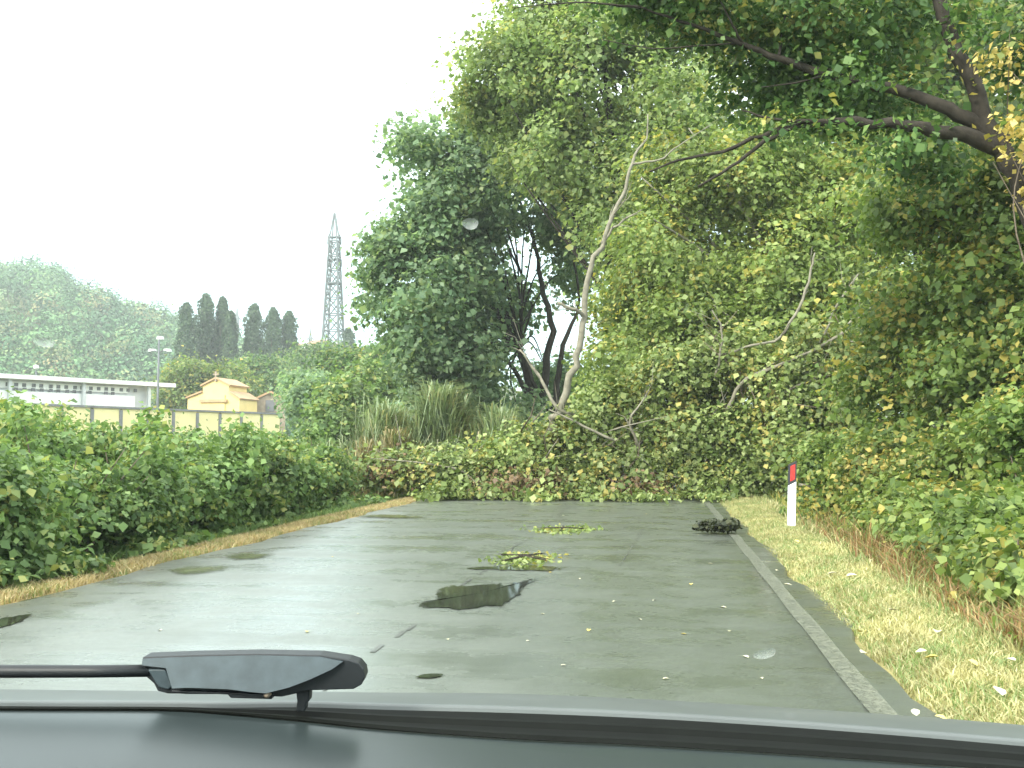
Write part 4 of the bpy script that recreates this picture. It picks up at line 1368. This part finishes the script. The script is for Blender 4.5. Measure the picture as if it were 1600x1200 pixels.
bot = [(-900, 1092), (-300, 1103), (0, 1107), (250, 1108), (350, 1114), (470, 1125), (600, 1139), (800, 1154), (1000, 1164), (1200, 1176), (1400, 1190), (1600, 1206), (1800, 1226)]
ts_, bs_ = spline(top, 4), spline(bot, 4)
mb = MB()
A = [P(u, v, .95) for u, v in ts_]; B = [P(u, v, .88) for u, v in bs_]
nA = len(A)
rows = [A]
for t, lift in ((.22, -.003), (.3, .001), (.38, .001), (.46, -.003), (.68, -.004), (.76, .0005), (.84, .0005), (.9, -.003), (1.0, 0)):
    rows.append([a.lerp(b, t) + Zv * lift for a, b in zip(A, B)])
vs = [p for r_ in rows for p in r_]
mb.add(vs, [(j * nA + i, j * nA + i + 1, (j + 1) * nA + i + 1, (j + 1) * nA + i) for j in range(len(rows) - 1) for i in range(nA - 1)], False)
mb.build('scuttle', M['cowl'], car)
# bonnet: rises a little from the scuttle, then falls away towards the nose
crest = [(-900, 1070), (-300, 1076), (0, 1079), (250, 1082), (350, 1083), (470, 1083), (600, 1084), (800, 1086), (1000, 1094), (1200, 1106), (1400, 1119), (1600, 1135), (1800, 1154)]
cs_ = spline(crest, 4)
rows = [[a + Zv * -.012 + Vector((0, .004, 0)) for a in A], [a + Vector((0, .006, .0015)) for a in A]]
K = [P(u, v, 1.16) for u, v in cs_]
for t, bulge in ((.15, .003), (.35, .005), (.6, .005), (.8, .003), (1, 0)):
    rows.append([a.lerp(q, t) + Zv * bulge + Vector((0, .006, 0)) for a, q in zip(A, K)])
for dy, dz in ((.12, -.042), (.3, -.12), (.55, -.24), (.75, -.38), (.82, -.6)):
    rows.append([q + Vector((0, dy, dz)) for q in K])
vs = [p for r_ in rows for p in r_]
MB().add(vs, [(j * nA + i, j * nA + i + 1, (j + 1) * nA + i + 1, (j + 1) * nA + i) for j in range(len(rows) - 1) for i in range(nA - 1)], True).build('bonnet', M['car_paint'], car)
# dashboard panel standing in for reflections in the foot of the windscreen
rows = [[b + Vector((0, 0, -.002)) for b in B]]
for dy, dz in ((-.05, -.003), (-.14, -.008), (-.24, -.02), (-.34, -.05), (-.40, -.12)):
    rows.append([b + Vector((0, dy, dz)) for b in B])
vs = [p for r_ in rows for p in r_]
MB().add(vs, [(j * nA + i, j * nA + i + 1, (j + 1) * nA + i + 1, (j + 1) * nA + i) for j in range(len(rows) - 1) for i in range(nA - 1)], True).build('reflection_dashboard', M['reflection_dash'], car)

# wiper: arm, head with sky-lit face plate, blade strip, mount
wd = .90


def shape(pts, d0, depth, name, mat, parent, sub=0):
    pp = [P(u, v, d0) for u, v in pts]
    o = MB().prism(pp, Vector((F.x, F.y, 0)).normalized() * depth).build(name, mat, parent)
    bv = o.modifiers.new('soft_edge', 'BEVEL'); bv.width = .0012; bv.segments = 2
    return o


wr = empty('wiper', (0, 0, 0), '', '')
for k_ in ('label', 'category'):
    if k_ in wr: del wr[k_]
wr.parent = car
wr.location = -car.location
MB().tube([P(-120, 1049, wd + .01), P(40, 1049, wd + .008), P(140, 1049, wd + .005), P(235, 1048, wd + .003)], [.0062, .006, .0058, .0056], 10).build('arm', M['wiper_black'], wr)
head = [(222, 1027), (300, 1024), (400, 1022), (500, 1024), (545, 1031), (560, 1036), (568, 1046), (570, 1058), (565, 1070), (552, 1077), (520, 1078), (485, 1079), (440, 1089), (400, 1088), (340, 1085), (262, 1084), (246, 1080), (240, 1068), (226, 1056)]
shape(head, wd, .022, 'head', M['wiper_black'], wr)
cap = [(224, 1029), (300, 1026), (400, 1024), (500, 1026), (536, 1033), (520, 1044), (488, 1058), (455, 1070), (420, 1078), (395, 1076), (360, 1072), (300, 1070), (275, 1071), (262, 1042), (224, 1038)]
q = [P(u, v, wd) for u, v in cap]
fwd = Vector((F.x, F.y, 0)).normalized()
# the cap face leans back to catch the sky; its colour also holds the sky-lit tone
zm = max(p.z for p in q)
qf = [p - fwd * (.001 + (zm - p.z) * .35) for p in q]
MB().prism(qf, fwd * .004).build('head_lit_face', M['wiper_lit_face'], wr)
shape([(230, 1046), (258, 1046), (270, 1072), (262, 1078), (248, 1074), (240, 1062)], wd - .002, .004, 'clip', M['wiper_lit_face'], wr)
shape([(268, 1078), (300, 1080), (360, 1082), (425, 1086), (425, 1093), (360, 1091), (355, 1085), (290, 1085), (268, 1083)], wd - .004, .012, 'blade', M['wiper_black'], wr)
shape([(462, 1078), (484, 1078), (483, 1096), (478, 1098), (476, 1112), (462, 1112), (464, 1096)], wd + .004, .014, 'mount', M['wiper_black'], wr)
MB().tube([P(414, 1088, wd - .008), P(418, 1086, wd - .0085), P(424, 1084, wd - .008)], [.002, .003, .001], 6).build('leaf_scrap', M['bark_mid'], wr)

# windscreen: clear curved pane raked back over the dashboard
gm, gn, gl, gb = mat_new('windscreen_glass')
gt = gn.new('ShaderNodeBsdfTransparent')
gt.inputs['Color'].default_value = (.965, .985, .975, 1)
gl.new(gt.outputs[0], gn['Material Output'].inputs['Surface'])


def ws(x, t):
    """t 0 at the scuttle, 1 at the roof edge"""
    bow = .05 * ((x + .35) / .75) ** 2
    return Vector((x, .885 - .62 * t - bow - .02 * math.sin(math.pi * t), .965 + .66 * t))


xs_ = [-1.10 + i * .1 for i in range(16)]
tt = [i / 12 for i in range(13)]
mb = MB()
mb.add([ws(x, t) for t in tt for x in xs_], [(j * 16 + i, j * 16 + i + 1, (j + 1) * 16 + i + 1, (j + 1) * 16 + i) for j in range(12) for i in range(15)], True)
pane = mb.build('windscreen', gm, car)

# rain drops drying on the glass
dm, dn, dl, db = mat_new('rain_drop')
dz_ = noise(dn, dl, 300, 2)
dr_ = ramp(dn, [(.3, (.75, .8, .8)), (.7, (.9, .93, .92))])
dl.new(dz_.outputs['Fac'], dr_.inputs[0]); dl.new(dr_.outputs[0], db.inputs['Base Color'])
db.inputs['Roughness'].default_value = .1
db.inputs['Alpha'].default_value = .30


def on_glass(u, v):
    lo, hi = .1, 1.2
    for _ in range(40):
        m_ = (lo + hi) / 2
        p = P(u, v, m_)
        y = ws(p.x, (p.z - .965) / .66).y
        if p.y < y: lo = m_
        else: hi = m_
    return P(u, v, lo)


for u, v, ru, rv, tilt in ((735, 350, 13, 8, .1), (68, 535, 17, 7, -.1), (55, 375, 8, 5, 0), (1195, 1022, 18, 9, .6)):
    c = on_glass(u, v)
    k = (c - Vector((0, 0, CAMZ))).length / FPX
    nn_ = Vector((0, .73, .68))
    up_ = Vector((0, -.68, .73))
    rt_ = Vector((1, 0, 0))
    e1 = rt_ * math.cos(tilt) + up_ * math.sin(tilt); e2 = up_ * math.cos(tilt) - rt_ * math.sin(tilt)
    vs, fs = [c + nn_ * .0014], []
    for j, q in enumerate((.6, 1.0)):
        for i in range(14):
            a = i / 14 * 2 * math.pi
            vs.append(c + e1 * (math.cos(a) * ru * k * q * (1 + .1 * math.sin(3 * a))) + e2 * (math.sin(a) * rv * k * q * 1.3) + nn_ * (.001 if j == 0 else .0002))
    fs = [(0, 1 + i, 1 + (i + 1) % 14) for i in range(14)] + [(1 + i, 15 + i, 15 + (i + 1) % 14, 1 + (i + 1) % 14) for i in range(14)]
    MB().add(vs, fs, True).build('rain_drop', dm, pane)

# ------------------------------------------------------------------ damp air
hm = bpy.data.materials.new('damp_air')
hm.use_nodes = True
hn_, hl_ = hm.node_tree.nodes, hm.node_tree.links
hn_.clear()
ho_ = hn_.new('ShaderNodeOutputMaterial')
pv = hn_.new('ShaderNodeVolumePrincipled')
pv.inputs['Color'].default_value = (.90, .97, .96, 1)
pv.inputs['Density'].default_value = .0007
hl_.new(pv.outputs[0], ho_.inputs['Volume'])
mb = MB()
mb.box((-100, 740, 58), (2300, 1560, 122))
tag(mb.build('haze', hm), kind='stuff')
